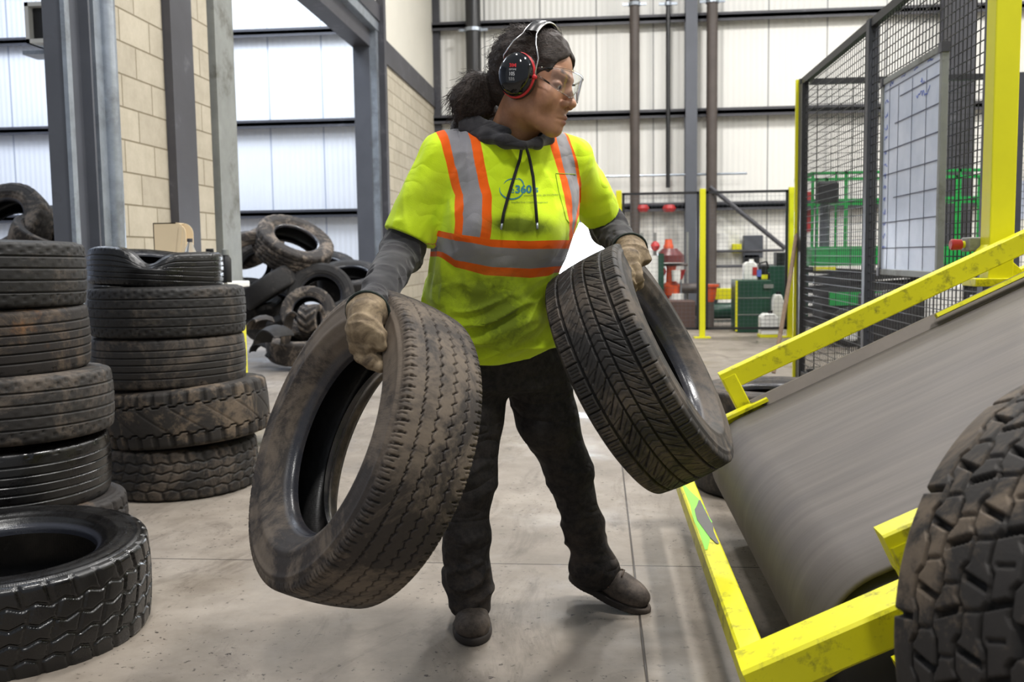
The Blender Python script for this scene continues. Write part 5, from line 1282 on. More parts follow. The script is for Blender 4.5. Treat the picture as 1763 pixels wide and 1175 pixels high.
# hair tie
mb = MB(); rr_ = []
ax_ = Vector(tuple(toW(np.array([p1_]))[0] - toW(np.array([tie]))[0])).normalized(); cc = Vector(tuple(toW(np.array([tie]))[0])); s1 = ax_.orthogonal().normalized(); s2 = ax_.cross(s1)
for k in range(25): a = 2 * PI * k / 24; rr_.append(cc + (s1 * math.cos(a) + s2 * math.sin(a)) * 0.021)
mb.tube(rr_, 0.005, 8, caps=False); o = mb.build('hair_tie', simple('magenta_hair_tie', (120, 30, 84), 0.7), None, smooth=True); o.parent = person; o.matrix_parent_inverse = Matrix.Translation(-person_pos)

# ---- shirt
slR_end = shR + (elR - shR) * 0.83; slL_end = shL + (elL - shL) * 0.80
lo, hi = bounds_of([shR, slR_end, shL, slL_end, WW(700, 640, 2.6), WW(960, 640, 2.75), WW(960, 230, 2.4)], 0.085)
lo[1] -= 0.06; hi[1] += 0.10
g = Grid(lo, hi, 0.0040)
def shirt_sdf(g):
    t_, u, v = torso(g, 0.004)
    # chest shape and belly
    tors = t_
    for (px, py, dz, r) in ((822, 392, -0.085, 0.062), (925, 396, -0.075, 0.060)):
        tors = smin(tors, ell(g, WW(px, py, 2.46 + dz), (r, r, r * 1.05)), 0.05)
    tors = smin(tors, ell(g, WW(842, 540, 2.49), (0.115, 0.075, 0.10)), 0.05)
    sR = chain(g, (shR, shR + (elR - shR) * 1.05), (0.060, 0.062)); sL = chain(g, (shL, shL + (elL - shL) * 1.05), (0.056, 0.054))
    yoke = chain(g, (shR, WW(880, 240, 2.44), shL), (0.052, 0.075, 0.050), 0.03)
    arm = np.minimum(sR, sL)
    return smin(smin(tors, yoke, 0.03), smin(sR, sL, 0.001), 0.022), arm, tors, u, v
s_all, arm, tors, uu, vv = shirt_sdf(g)
tilt = tp(cu) * 0.35 + tp(cr) * 0.94
fd = folds(g, tp(cr) * 0.9 + tp(cu) * 0.42, 5, 22, 1.0); fd2 = folds(g, tp(cu), 6, 26, 4.0); fd3 = folds(g, (elR - shR), 6, 30, 8.0)
zb = WW(850, 470, 2.5)[2]; low = np.clip((zb - g.Z) / 0.10, 0, 1)
fq = lambda f: np.clip(f, 0, 1) ** 1.7
armw = np.clip(-(arm - 0.01) / 0.03, 0, 1)
s_s = s_all - 0.017 * (fq(fd) - 0.3) * (0.18 + 0.82 * low) * (1 - 0.6 * armw) - 0.006 * (fq(fd2) - 0.3) * (1 - low) - armw * 0.012 * (fq(fd3) - 0.3)
# gather above the waist band, slight blousing under it
# hem line
hemz = lambda g: np.interp(g.X, [WW(760, 600, 2.55)[0], WW(823, 624, 2.55)[0], WW(860, 628, 2.5)[0], WW(913, 616, 2.55)[0], WW(948, 598, 2.6)[0]], [WW(760, 600, 2.55)[2], WW(823, 624, 2.55)[2], WW(860, 628, 2.5)[2], WW(913, 616, 2.55)[2], WW(948, 598, 2.6)[2]])
hz = hemz(g)
s_s = smax(s_s, hz - g.Z, 0.004)
inner = s_all + 0.013
cav = np.maximum(inner, np.minimum(g.Z - hz - 0.06, 9))
s_s = np.maximum(s_s, -cav)
for (a, e_, s0) in ((shR, elR, slR_end), (shL, elL, slL_end)):
    dd = (e_ - a) / np.linalg.norm(e_ - a); pl_ = plane(g, s0, dd); farm = np.where(plane(g, a, dd) > 0.05, pl_, -1.0)
    nearm = (cap(g, a, a + (e_ - a) * 1.3, 0.085) < 0)
    s_s = np.where(nearm & (arm < tors + 0.004), np.maximum(s_s, farm), s_s)
    hol = np.maximum(cap(g, s0 - dd * 0.10, s0 + dd * 0.05, 0.045), -(plane(g, s0, dd) + 0.035)); s_s = np.where(arm < tors, np.maximum(s_s, -hol), s_s)
# neck hole
s_s = smax(s_s, -cap(g, WW(884, 232, 2.42), WW(889, 200, 2.40), 0.076, 0.092), 0.006)
s_s = smax(s_s, -cap(g, WW(878, 226, 2.46), WW(856, 202, 2.50), 0.072, 0.085), 0.006)
Vs, Fs = nets(s_s, g); Vs = relax(Vs, Fs, 1, 0.4)
bvs = BVHTree.FromPolygons([tuple(p) for p in Vs], [tuple(f) for f in Fs])
def hit(px, py, off=0.0, tree=None):
    r = ray(px, py); l, n, i, dd = (tree or bvs).ray_cast(CAM, r.normalized())
    if l is None: return None
    if n.dot(r) > 0: n = -n
    return l + n * off
def z2(x, y): return 580 + x / 2.5545, 200 + y / 2.5545
def uh(px, py):
    p = hit(px, py)
    if p is None: return None
    pg = PG(np.array([tuple(p)])); _, u, v = torso(pg); return float(u[0]), p.z
pgs = PG(Vs); _, uS, vS = torso(pgs); _, armS, torsS, _, _ = shirt_sdf(pgs)
def curve_of(pts):   # zoom coords -> sorted (h, u)
    out = []
    for (x, y) in pts:
        q = uh(*z2(x, y))
        if q: out.append((q[1], q[0]))
    out.sort(); return np.array(out)
def strap(edges):
    cs_ = [curve_of(e) for e in edges]; e = [np.interp(pgs.Z, c[:, 0], c[:, 1]) for c in cs_]
    # 0..3 across the four edges
    t_ = np.where(uS < e[1], (uS - e[0]) / np.maximum(e[1] - e[0], 1e-4), np.where(uS < e[2], 1 + (uS - e[1]) / np.maximum(e[2] - e[1], 1e-4), 2 + (uS - e[2]) / np.maximum(e[3] - e[2], 1e-4)))
    return np.clip(t_, -1, 4)
st1 = strap([[(448, 95), (480, 200), (502, 300), (520, 350), (517, 430), (512, 530)], [(490, 95), (515, 200), (540, 300), (555, 350), (553, 430), (548, 530)], [(585, 95), (605, 200), (625, 300), (640, 350), (638, 430), (630, 530)], [(632, 118), (648, 200), (668, 300), (682, 360), (680, 430), (675, 535)]])
st2 = strap([[(934, 112), (960, 200), (978, 260), (992, 320), (1008, 400), (1022, 480), (1022, 540)], [(968, 112), (990, 200), (1006, 260), (1024, 320), (1036, 400), (1036, 470), (1034, 540)], [(1018, 112), (1046, 200), (1056, 260), (1066, 320), (1064, 380), (1050, 460), (1045, 540)], [(1030, 122), (1058, 200), (1068, 260), (1074, 320), (1072, 380), (1056, 460), (1050, 540)]])
def band_edge(pts):
    out = []
    for (x, y) in pts:
        q = uh(*z2(x, y))
        if q: out.append(q)
    out.sort(); o_ = np.array(out); return np.interp(uS, o_[:, 0], o_[:, 1])
b0 = band_edge([(430, 618), (520, 665), (650, 700), (850, 712), (930, 703), (955, 690)]); b1 = band_edge([(430, 597), (520, 635), (680, 665), (850, 672), (960, 662)])
b2 = band_edge([(445, 528), (520, 547), (680, 575), (850, 585), (1000, 583)]); b3 = band_edge([(450, 503), (520, 520), (680, 543), (850, 550), (1010, 546)])
bz = pgs.Z; band = np.where(bz < b1, (bz - b0) / np.maximum(b1 - b0, 1e-4), np.where(bz < b2, 1 + (bz - b1) / np.maximum(b2 - b1, 1e-4), 2 + (bz - b2) / np.maximum(b3 - b2, 1e-4)))
band = np.clip(band, -1, 4); isarm = armS < torsS - 0.002
band = np.where(isarm, np.where(band > 1.5, 4, -1), band)
above = np.clip((bz - b3) / 0.004, -1, 1)
def blob(px, py, d, r, sq=1.0):
    c = WW(px, py, d); dx = (pgs.X - c[0]); dz = (pgs.Z - c[2]); return np.exp(-((dx / r) ** 2 + (dz / (r * sq)) ** 2))
dirt = 1.4 * blob(885, 388, 2.36, 0.055, 0.35) + 0.8 * blob(935, 395, 2.4, 0.05, 0.4) + 0.85 * blob(840, 500, 2.4, 0.13, 0.5) + 0.9 * blob(870, 560, 2.45, 0.10, 0.6) + 0.5 * blob(745, 500, 2.4, 0.05, 1.2) + 0.35 * blob(760, 330, 2.4, 0.05, 1) + 0.3 * blob(700, 360, 2.4, 0.06, 1) + 0.3 * blob(850, 600, 2.5, 0.1, .4)
t = NT('lime_hi_vis_shirt'); v = t.coords(); n = t.noise(v, 9, 7, 0.7, 0.3); n2 = t.noise(v, 34, 5, 0.75, 0.5)
base = t.ramp(n, [(0.35, C4(S((212, 243, 30)))), (0.7, C4(S((222, 249, 50))))])
A, B, Cc, Ab = t.attr('strap_a'), t.attr('strap_b'), t.attr('band'), t.attr('above')
def inside(x, a, b): return t.math('MULTIPLY', t.step(x, a, 0.02), t.math('SUBTRACT', 1.0, t.step(x, b, 0.02)))
orange = S((255, 104, 14)); grey = S((150, 148, 152))
ab = t.step(Ab, 0.0, 0.05)
for X_ in (A, B):
    c_or = t.math('MULTIPLY', inside(X_, 0, 3), ab); base = t.mix(c_or, base, orange)
    c_gr = t.math('MULTIPLY', inside(X_, 1, 2), ab); base = t.mix(c_gr, base, grey)
    for ed in (0.0, 1.0, 2.0, 3.0): pass
base = t.mix(inside(Cc, 0, 3), base, orange); base = t.mix(inside(Cc, 1, 2), base, grey)
dm = t.math('MULTIPLY', t.attr('dirt'), t.math('ADD', t.math('MULTIPLY', n2, 1.2), t.math('MULTIPLY', n, 0.9)), clamp=True)
base = t.mix(t.math('MULTIPLY', dm, 0.85), base, S((72, 84, 26)))  # stains, strengthened to paint the lower shirt's shade in too
weave = t.noise(v, 420, 2, 0.5)
t.set(color=base, rough=0.8, spec=0.2, sheen=0.15); cz = t.noise(t.coords(vec=(6, 6, 9)), 1.2, 1.5, 0.45, 0.8); t.bump(t.math('ADD', t.math('MULTIPLY', weave, 0.03), t.math('ABSOLUTE', t.math('SUBTRACT', cz, 0.5))), 0.45, 0.03)
shirt = pmesh('shirt', np_mesh('shirt', Vs, Fs, {'strap_a': st1, 'strap_b': st2, 'band': band, 'above': above, 'dirt': dirt}), t.m)

# ---- printing on the shirt, draped on its surface
def drape_text(txt, px, py, size_px, mat, name, bold=0.0, tree=None, off=0.0012, rot=0.0, par=None, squeeze=1.0, align='LEFT'):
    c = bpy.data.curves.new('t', 'FONT'); c.body = txt; c.size = 1.0; c.offset = bold; c.align_x = align; c.resolution_u = 3
    o = bpy.data.objects.new('t', c); COL.objects.link(o); dg = bpy.context.evaluated_depsgraph_get(); me = bpy.data.meshes.new_from_object(o.evaluated_get(dg))
    bpy.data.objects.remove(o); bm = bmesh.new(); bm.from_mesh(me)
    cr_, sr_ = math.cos(rot), math.sin(rot); bad = []
    for v_ in bm.verts:
        x, y = v_.co.x * size_px * squeeze, v_.co.y * size_px; X_, Y_ = x * cr_ - y * sr_, x * sr_ + y * cr_
        h_ = hit(px + X_, py - Y_, off, tree)
        if h_ is None: bad.append(v_)
        else: v_.co = h_
    bmesh.ops.delete(bm, geom=bad, context='VERTS'); bm.to_mesh(me); bm.free(); me.name = name
    o = link_mesh(name, me, mat); o.parent = par or shirt; return o
teal = simple('teal_print', (62, 140, 158), 0.7); smallp = simple('grey_green_print', (120, 140, 60), 0.8)
drape_text('e', 878, 332.5, 16, teal, 'print_text')
drape_text('360', 886.5, 332.5, 18.5, teal, 'print_text', bold=0.035, squeeze=1.03)
drape_text('s', 920.5, 331.5, 17, teal, 'print_text')
drape_text('ENVIRONMENTAL 360 SOLUTIONS', 902, 338.6, 3.8, smallp, 'print_text', rot=0.03)
drape_text('Simplified Environmental Management', 880, 350, 4.4, smallp, 'print_text', squeeze=0.93)
def ring_print(cx, cy, rx, ry, a0, a1, w0, w1):
    n = 26; V_ = []; 
    for i in range(n):
        f = i / (n - 1); a = math.radians(a0 + (a1 - a0) * f); w_ = w0 + (w1 - w0) * math.sin(PI * f)
        for k in (-0.5, 0.5): V_.append(hit(cx + (rx + k * w_) * math.cos(a), cy - (ry + k * w_) * math.sin(a), 0.0012))
    if any(q is None for q in V_): return
    mb = MB(); mb.add(V_, [(2 * i, 2 * i + 1, 2 * i + 3, 2 * i + 2) for i in range(n - 1)]); me = bpy.data.meshes.new('print_ring'); me.from_pydata([tuple(p) for p in mb.v], [], mb.f)
    o = link_mesh('print_ring', me, teal); o.parent = shirt
ring_print(881, 325.5, 21, 17.5, 172, 355, 0.6, 2.6); ring_print(884, 322, 18, 14, 55, 160, 0.3, 1.6); ring_print(889, 322, 12.5, 15, -2, 80, 0.4, 2.2)
# pocket outline
mb = MB(); pk = [z2(962, 252), z2(1050, 257), None, z2(962, 256), z2(975, 330), z2(1008, 455), z2(1022, 470)]
seg = [];
for p_ in pk + [None]:
    if p_ is None:
        dn = []
        for a_, b_ in zip(seg[:-1], seg[1:]):
            for f in np.linspace(0, 1, 8): dn.append(hit(a_[0] + (b_[0] - a_[0]) * f, a_[1] + (b_[1] - a_[1]) * f, 0.0006))
        dn = [q for k_, q in enumerate(dn) if q is not None and (k_ == 0 or k_ % 8)]
        if len(dn) > 2: mb.tube(dn, 0.0010, 5)
        seg = []
    else:
        seg.append(p_)
o = mb.build('pocket_seam', simple('seam_thread', (150, 176, 40), 0.8), None); o.parent = shirt

# ---- hooded top: sleeves and hood
fleece = NT('charcoal_sweatshirt'); v = fleece.coords(); n = fleece.noise(v, 14, 6, 0.7); n2 = fleece.noise(v, 300, 2, 0.5)
fleece.set(color=fleece.ramp(n, [(0.3, C4(S((42, 42, 45)))), (0.72, C4(S((64, 62, 64))))]), rough=0.9, spec=0.15, sheen=0.2); cz = fleece.noise(fleece.coords(vec=(9, 9, 22)), 1.1, 1.2, 0.45, 0.5); fleece.bump(fleece.math('ADD', fleece.math('MULTIPLY', n2, 0.03), fleece.math('ABSOLUTE', fleece.math('SUBTRACT', cz, 0.5))), 0.6, 0.03)
def sleeve(a, e_, w_, rs, seed, t0=0.55):
    m_ = a + (e_ - a) * t0; end = w_ + (w_ - e_) * 0.02
    lo, hi = bounds_of([m_, e_, end], 0.085); g = Grid(lo, hi, 0.0034)
    d = smin(cap(g, m_, e_, rs[0], rs[1]), cap(g, e_, end, rs[1], rs[2]), 0.02)
    dv = end - e_; side = np.cross(dv, [0.2, 0.3, 0.9])
    f1 = folds(g, side, 4, 28, seed, 0.8); f2 = folds(g, np.cross(dv, side), 4, 20, seed + 3, 0.7)
    d = d - 0.0095 * (np.clip(f1, 0, 1) ** 1.6 - 0.38) - 0.004 * (f2 - 0.5)
    dd = dv / np.linalg.norm(dv); d = np.maximum(d, plane(g, end, dd))
    V_, F_ = nets(d, g); return np_mesh('sleeve', relax(V_, F_, 1, 0.35), F_)
pmesh('sleeve', sleeve(shR, elR, wrR, (0.046, 0.050, 0.029), 2.0, 0.6), fleece.m); pmesh('sleeve', sleeve(shL, elL, wrL, (0.038, 0.046, 0.029), 6.0, 0.72), fleece.m)
# hood ring round the neck
ring = [WW(903, 249, 2.305), WW(925, 247, 2.34), WW(943, 240, 2.40), WW(935, 228, 2.50), WW(890, 214, 2.54), WW(840, 206, 2.53), WW(806, 207, 2.47), WW(806, 219, 2.40), WW(838, 234, 2.345), WW(872, 244, 2.31), WW(899, 251, 2.30)]
rads = [0.006, 0.011, 0.015, 0.026, 0.034, 0.034, 0.027, 0.022, 0.018, 0.014, 0.008]
ring2 = [tp(Vector(tuple(p)) + (W(880, 226, 2.43) - Vector(tuple(p))) * 0.14 + Vector((0, 0, 0.020))) for p in ring[2:10]]
lo, hi = bounds_of(ring, 0.09); g = Grid(lo, hi, 0.0032)
d = chain(g, ring, rads, 0.012); d = smin(d, chain(g, ring2, [0.010, 0.016, 0.022, 0.022, 0.018, 0.013, 0.011, 0.009], 0.01), 0.006)
d = smin(d, ell(g, WW(838, 228, 2.56), (0.10, 0.045, 0.075)), 0.03)
f1 = folds(g, tp(cr) * 0.85 - tp(cu) * 0.5, 7, 40, 3.0); d = d - 0.006 * (f1 - 0.5)
V_, F_ = nets(d, g); pmesh('hood', np_mesh('hood', relax(V_, F_, 1, 0.35), F_), fleece.m)
# drawstrings
cordm = simple('black_cord', (34, 34, 38), 0.85, bump=0.3)
for pts in ([(899, 250), (894, 275), (885, 302), (874, 340), (866, 368), (863, 384)], [(905, 250), (911, 275), (917, 305), (921, 345), (924, 384)]):
    P = []
    for i, (x, y) in enumerate(pts):
        h_ = hit(x, y, 0.005); 
        if i == 0 or h_ is None: h_ = W(x, y, 2.295)
        P.append(h_)
    mb = MB(); mb.tube(P, 0.0038, 8); o = mb.build('drawstring', cordm, None, smooth=True); o.parent = person; o.matrix_parent_inverse = Matrix.Translation(-person_pos)
    dn = (P[-1] - P[-2]).normalized(); mb = MB(); mb.tube([P[-1], P[-1] + dn * 0.016], 0.003, 8); o2 = mb.build('cord_tip', M['galv'], None, smooth=True); o2.parent = o

# ---- jeans
lo, hi = bounds_of([hipR, hipL, anR, anL, knR, knL], 0.13); lo[2] = 0.03
g = Grid(lo, hi, 0.0048)
hemR, hemL = WW(811, 1046, 2.71), WW(1032, 992, 2.88)
legR = chain(g, (hipR, WW(811, 720, 2.63), knR, WW(803, 920, 2.67), WW(806, 1000, 2.71), hemR), (0.094, 0.083, 0.067, 0.058, 0.062, 0.056), 0.03)
legL = chain(g, (hipL, WW(942, 722, 2.73), knL, WW(1003, 900, 2.83), WW(1019, 975, 2.87), hemL), (0.098, 0.084, 0.062, 0.053, 0.063, 0.058), 0.03)
pel, _, _ = torso(g, -0.012); pel = np.maximum(pel, g.Z - WW(850, 575, 2.6)[2])
d = smin(smin(legR, legL, 0.02), smax(pel, WW(850, 672, 2.6)[2] - g.Z, 0.02), 0.045)
near_k = np.exp(-((g.Z - knR[2]) / 0.09) ** 2) + np.exp(-((g.Z - 0.17) / 0.10) ** 2) * 1.2 + 0.25 + 0.4 * np.exp(-((g.Z - hipR[2] + 0.05) / 0.08) ** 2)
f1 = folds(g, tp(cr) * 0.93 + tp(cu) * 0.3, 3, 17, 5.0, 0.7); f2 = folds(g, tp(cr) * 0.9 - tp(cu) * 0.4, 3, 20, 9.0, 0.7)
d = d - (0.011 * (f1 ** 1.5 - 0.4) + 0.006 * (f2 - 0.5)) * near_k
d = np.where(legR < legL, np.maximum(d, (hemR[2] - 0.012) - g.Z), np.maximum(d, -plane(g, hemL, tp(knL) - tp(hemL)) - 0.02))
V_, F_ = nets(d, g); V_ = relax(V_, F_, 1, 0.3)
dirtj = np.exp(-((V_[:, 2] - 0.15) / 0.2) ** 2)
jm = NT('black_work_jeans'); v = jm.coords(); n = jm.noise(v, 7, 7, 0.75, 0.4); n2 = jm.noise(v, 60, 4, 0.7)
c = jm.ramp(n2, [(0.3, C4(S((33, 32, 33)))), (0.7, C4(S((56, 53, 52))))]); c = jm.mix(jm.math('MULTIPLY', jm.ramp(n, [(0.5, (0, 0, 0, 1)), (0.75, (1, 1, 1, 1))]), jm.math('ADD', jm.math('MULTIPLY', jm.attr('dirt'), 0.6), 0.25)), c, S((86, 76, 68)))
jm.set(color=c, rough=0.85, spec=0.2); cz = jm.noise(jm.coords(vec=(5, 5, 13)), 1.1, 1.2, 0.45, 0.5); jm.bump(jm.math('ADD', jm.math('MULTIPLY', n2, 0.06), jm.math('ABSOLUTE', jm.math('SUBTRACT', cz, 0.5))), 0.8, 0.045)
pmesh('jeans', np_mesh('jeans', V_, F_, {'dirt': dirtj}), jm.m)

# ---- boots
bm_ = NT('dusty_work_boot'); v = bm_.coords(); n = bm_.noise(v, 22, 7, 0.75); c = bm_.ramp(n, [(0.35, C4(S((44, 38, 34)))), (0.66, C4(S((98, 87, 78))))]); bm_.set(color=c, rough=0.8); bm_.bump(n, 0.3, 0.002)
def boot(toe, heel, ank, lift, seed):
    toe, heel, ank = Vector(tuple(toe)), Vector(tuple(heel)), Vector(tuple(ank)); d_ = (toe - heel); L_ = d_.length; d_.normalize(); up = Vector((0, 0, 1)); up = (up - d_ * up.dot(d_)).normalized(); sd = d_.cross(up)
    P = lambda f, s, h: tp(heel + d_ * (L_ * f) + sd * s + up * h)
    lo, hi = bounds_of([toe, heel, ank], 0.09); g = Grid(lo, hi, 0.0032); fr_ = (tp(d_), tp(sd), tp(up))
    up_ = ell(g, P(0.80, 0, 0.040), (0.066, 0.050, 0.040), fr_); up_ = smin(up_, cap(g, P(0.20, 0, 0.045), P(0.62, 0, 0.050), 0.038, 0.040), 0.03)
    up_ = smin(up_, cap(g, P(0.20, 0, 0.06), tp(ank + up * 0.02), 0.042, 0.046), 0.03)
    up_ = np.maximum(up_, -plane(g, P(0, 0, 0.016), tp(up)))
    so = np.minimum(ell(g, P(0.70, 0, 0.012), (0.099, 0.055, 0.045), fr_), ell(g, P(0.22, 0, 0.012), (0.070, 0.042, 0.045), fr_)); so = smin(so, cap(g, P(0.25, 0, 0.012), P(0.6, 0, 0.012), 0.040, 0.044), 0.02)
    so = np.maximum(np.maximum(so, plane(g, P(0, 0, 0.022), tp(up))), -plane(g, P(0, 0, 0.0), tp(up)))
    a = nets(up_ - 0.002 * (vnoise(g.X * 50, g.Y * 50, g.Z * 50) - 0.5), g); b = nets(so, g)
    ob = pmesh('boot', np_mesh('boot', a[0], a[1]), bm_.m)
    s2_ = pmesh('sole', np_mesh('sole', b[0], b[1]), simple('dark_boot_sole', (44, 38, 34), 0.8, dirt=(100, 88, 78), dirt_amt=0.4), ob)
    mb = MB(); bt = BVHTree.FromPolygons([tuple(p) for p in a[0]], [tuple(f) for f in a[1]])
    for k in range(4):
        f = 0.44 + 0.07 * k; pts = []
        for s in np.linspace(-0.024, 0.024, 7):
            o_ = Vector(tuple(P(f + s * (1.2 if k % 2 else -1.2), s, 0.2))); l, nn, _, _ = bt.ray_cast(o_, -up)
            if l is not None: pts.append(l + up * 0.003)
        if len(pts) > 2: mb.tube(pts, 0.0026, 6)
    lc = mb.build('laces', simple('boot_lace', (78, 66, 56), 0.9), None, smooth=True); lc.parent = ob
    return ob
tR = on_z(815, 1108); hR = tR + (Vector(tuple(anR)) - tR).xy.to_3d().normalized() * 0.285; hR.z = 0; tR.z = 0
boot(tR + (tR - hR).normalized() * 0.02, hR, Vector(tuple(anR)), 0, 1)
tL = on_z(1100, 1052); tL.z = 0.0; hL = W(990, 1000, 2.93)
boot(tL, hL, Vector(tuple(anL)) + Vector((0, 0, -0.02)), 0, 2)

# ---- gloves
gl = NT('worn_leather_glove'); v = gl.coords(); n = gl.noise(v, 26, 7, 0.75, 0.6); n2 = gl.noise(v, 120, 3, 0.6)
gl.set(color=gl.ramp(n, [(0.32, C4(S((66, 55, 43)))), (0.5, C4(S((122, 106, 84)))), (0.72, C4(S((160, 142, 114))))]), rough=0.75, spec=0.3); gl.bump(gl.math('ADD', n, gl.math('MULTIPLY', n2, 0.4)), 0.45, 0.003)
def glove(wr, cuff0, parts, fingers, thumb, seed, flare=None):
    allq = [wr, cuff0] + [p for ch_, _ in fingers for p in ch_] + list(thumb[0]) + [p for p, _ in parts]
    lo, hi = bounds_of(allq, 0.055); g = Grid(lo, hi, 0.0026)
    d = None
    for i in range(len(parts) - 1): 
        e_ = cap(g, parts[i][0], parts[i + 1][0], parts[i][1], parts[i + 1][1]); d = e_ if d is None else smin(d, e_, 0.012)
    dF = None
    for ch_, rs in fingers: e_ = chain(g, ch_, rs, 0.003); dF = e_ if dF is None else smin(dF, e_, 0.0012)
    d = smin(d, dF, 0.007); d = smin(d, chain(g, thumb[0], thumb[1], 0.004), 0.010)
    # cuff
    ax = tp(wr) - tp(cuff0); ax /= np.linalg.norm(ax)
    cf = cap(g, cuff0, wr, 0.046, 0.036); cf = np.maximum(cf, -plane(g, tp(cuff0) + ax * 0.004, ax)); cf = np.maximum(cf, -cap(g, tp(cuff0) - ax * 0.05, tp(cuff0) + ax * 0.022, 0.034))
    if flare: d = smin(d, chain(g, *flare), 0.010)
    d = smin(d, cf, 0.008)
    f1 = folds(g, np.cross(ax, tp(fwd)), 8, 48, seed, 0.9); d = d - 0.0045 * (f1 ** 2 - 0.3)
    V_, F_ = nets(d, g); o = pmesh('glove', np_mesh('glove', relax(V_, F_, 1, 0.3), F_), gl.m)
    s1 = Vector(tuple(ax)).orthogonal().normalized(); s2 = Vector(tuple(ax)).cross(s1); c0 = Vector(tuple(cuff0)) + Vector(tuple(ax)) * 0.004
    mb = MB(); mb.tube([c0 + (s1 * math.cos(k * PI / 12) + s2 * math.sin(k * PI / 12)) * 0.0455 for k in range(25)], 0.0032, 6, caps=False)
    hm = mb.build('cuff_hem', simple('dark_green_binding', (28, 38, 32), 0.85), None, smooth=True); hm.parent = o
    return o
# right hand: knuckles left, fingers hook round the bead behind the near sidewall
fing = []
for k, (bx, by, bd) in enumerate(((607, 576, dR - 0.030), (611, 597, dR - 0.036), (622, 614, dR - 0.040), (638, 624, dR - 0.040))):
    a = WW(bx, by, bd); b = WW(bx + 17, by + 8, bd - 0.010); c = WW(bx + 36, by + 8, bd + 0.012); e_ = WW(bx + 46, by + 2, bd + 0.035)
    fing.append(((a, b, c, e_), (0.0135, 0.0130, 0.0120, 0.0105) if k < 3 else (0.0125, 0.0118, 0.011, 0.0095)))
glove(wrR, tp(Vector(tuple(wrR)) + (Vector(tuple(elR)) - Vector(tuple(wrR))).normalized() * 0.030), [(wrR, 0.034), (WW(626, 566, dR - 0.035), 0.033), (WW(627, 590, dR - 0.030), 0.029)], fing,
      ((WW(642, 560, dR - 0.040), WW(652, 578, dR - 0.05), WW(656, 594, dR - 0.048)), (0.019, 0.015, 0.012)), 3.0)
fing = []
for k, (bx, by, bd) in enumerate(((1058, 460, 2.425), (1070, 468, 2.410), (1083, 470, 2.410), (1096, 464, 2.42))):
    a = WW(bx, by, bd); b = WW(bx + 3, by + 16, bd - 0.004); c = WW(bx + 5, by + 27, bd + 0.012); e_ = WW(bx + 2, by + 31, bd + 0.036)
    fing.append(((a, b, c, e_), (0.0130, 0.0125, 0.0118, 0.0105)))
glove(wrL, tp(Vector(tuple(wrL)) + (Vector(tuple(elL)) - Vector(tuple(wrL))).normalized() * 0.028 + cr * 0.006), [(wrL, 0.032), (WW(1080, 452, 2.455), 0.034), (WW(1078, 466, 2.435), 0.029)], fing,
      ((WW(1064, 448, 2.45), WW(1056, 462, 2.44), WW(1055, 476, 2.43)), (0.018, 0.014, 0.012)), 7.0, ((WW(1084, 440, 2.50), WW(1100, 441, 2.49), WW(1112, 446, 2.48)), (0.034, 0.026, 0.013)))

# ---- ear defenders (a thing of their own)
em = empty('ear_defenders', HO, 'glossy black ear defenders with red rings and steel wire band worn on the head', 'ear defenders')
emM = Matrix.Translation(-Vector(HO))
def ek(mb, nm, mat, **k): o = mb.build(nm, mat, None, **k); o.parent = em; o.matrix_parent_inverse = emM; return o
def HP(x, y, z): return HM @ Vector((x, y, z))
gloss = NT('glossy_black_shell').set(color=S((14, 15, 18)), rough=0.08, spec=0.6).m
redp = simple('red_plastic_ring', (206, 40, 44), 0.35)
cup_tree = None
for s_ in (1, -1):
    def dome(prof, nm, mat, sy=1.0, sz=1.2, tilt=0.12):
        mb = MB(); n = 40; V_ = []
        for (r, x) in prof:
            for k in range(n):
                a = 2 * PI * k / n; y, z = r * math.cos(a) * sy, r * math.sin(a) * sz
                y, z = y * math.cos(tilt) - z * math.sin(tilt), y * math.sin(tilt) + z * math.cos(tilt)
                V_.append(HP(s_ * x, y - 0.004, z - 0.002))
        m_ = len(prof); mb.add(V_, [(i * n + k, i * n + (k + 1) % n, (i + 1) * n + (k + 1) % n, (i + 1) * n + k) for i in range(m_ - 1) for k in range(n)] + [tuple(range(n)), tuple(range((m_ - 1) * n, m_ * n))])
        return mb, ek(mb, nm, mat, smooth=0.7)
    dome([(0.034, 0.070), (0.044, 0.074), (0.046, 0.082), (0.043, 0.088)], 'cushion', M['black_plastic'])
    dome([(0.0435, 0.086), (0.0455, 0.088), (0.0455, 0.093), (0.043, 0.095)], 'ring', redp)
    mb, cup = dome([(0.0425, 0.093), (0.0435, 0.098), (0.0430, 0.105), (0.040, 0.113), (0.034, 0.120), (0.025, 0.1255), (0.014, 0.1285), (0.004, 0.1295)], 'cup', gloss)
    if s_ == 1: cup_tree = BVHTree.FromPolygons([tuple(v_) for v_ in mb.v], mb.f); cup_o = cup
mb = MB()
for sy in (-1, 1):
    P = []
    P.append(HP(0.100, sy * 0.045, -0.006 if sy > 0 else 0.03)); P.append(HP(0.101, sy * 0.046, 0.040)); P.append(HP(0.098, sy * 0.030, 0.075))
    for a in np.linspace(32, 148, 15):
        a = math.radians(a); P.append(HP(0.096 * math.cos(a), sy * 0.0175, 0.045 + 0.104 * math.sin(a)))
    P += [HP(-0.098, sy * 0.030, 0.075), HP(-0.101, sy * 0.046, 0.040), HP(-0.100, sy * 0.045, -0.006)]
    mb.tube(P, 0.0016, 8)
ek(mb, 'wire_band', NT('bright_wire').set(color=(0.75, 0.75, 0.76), rough=0.22, metal=1.0).m, smooth=True)
mb = MB(); V_ = []; n = 19
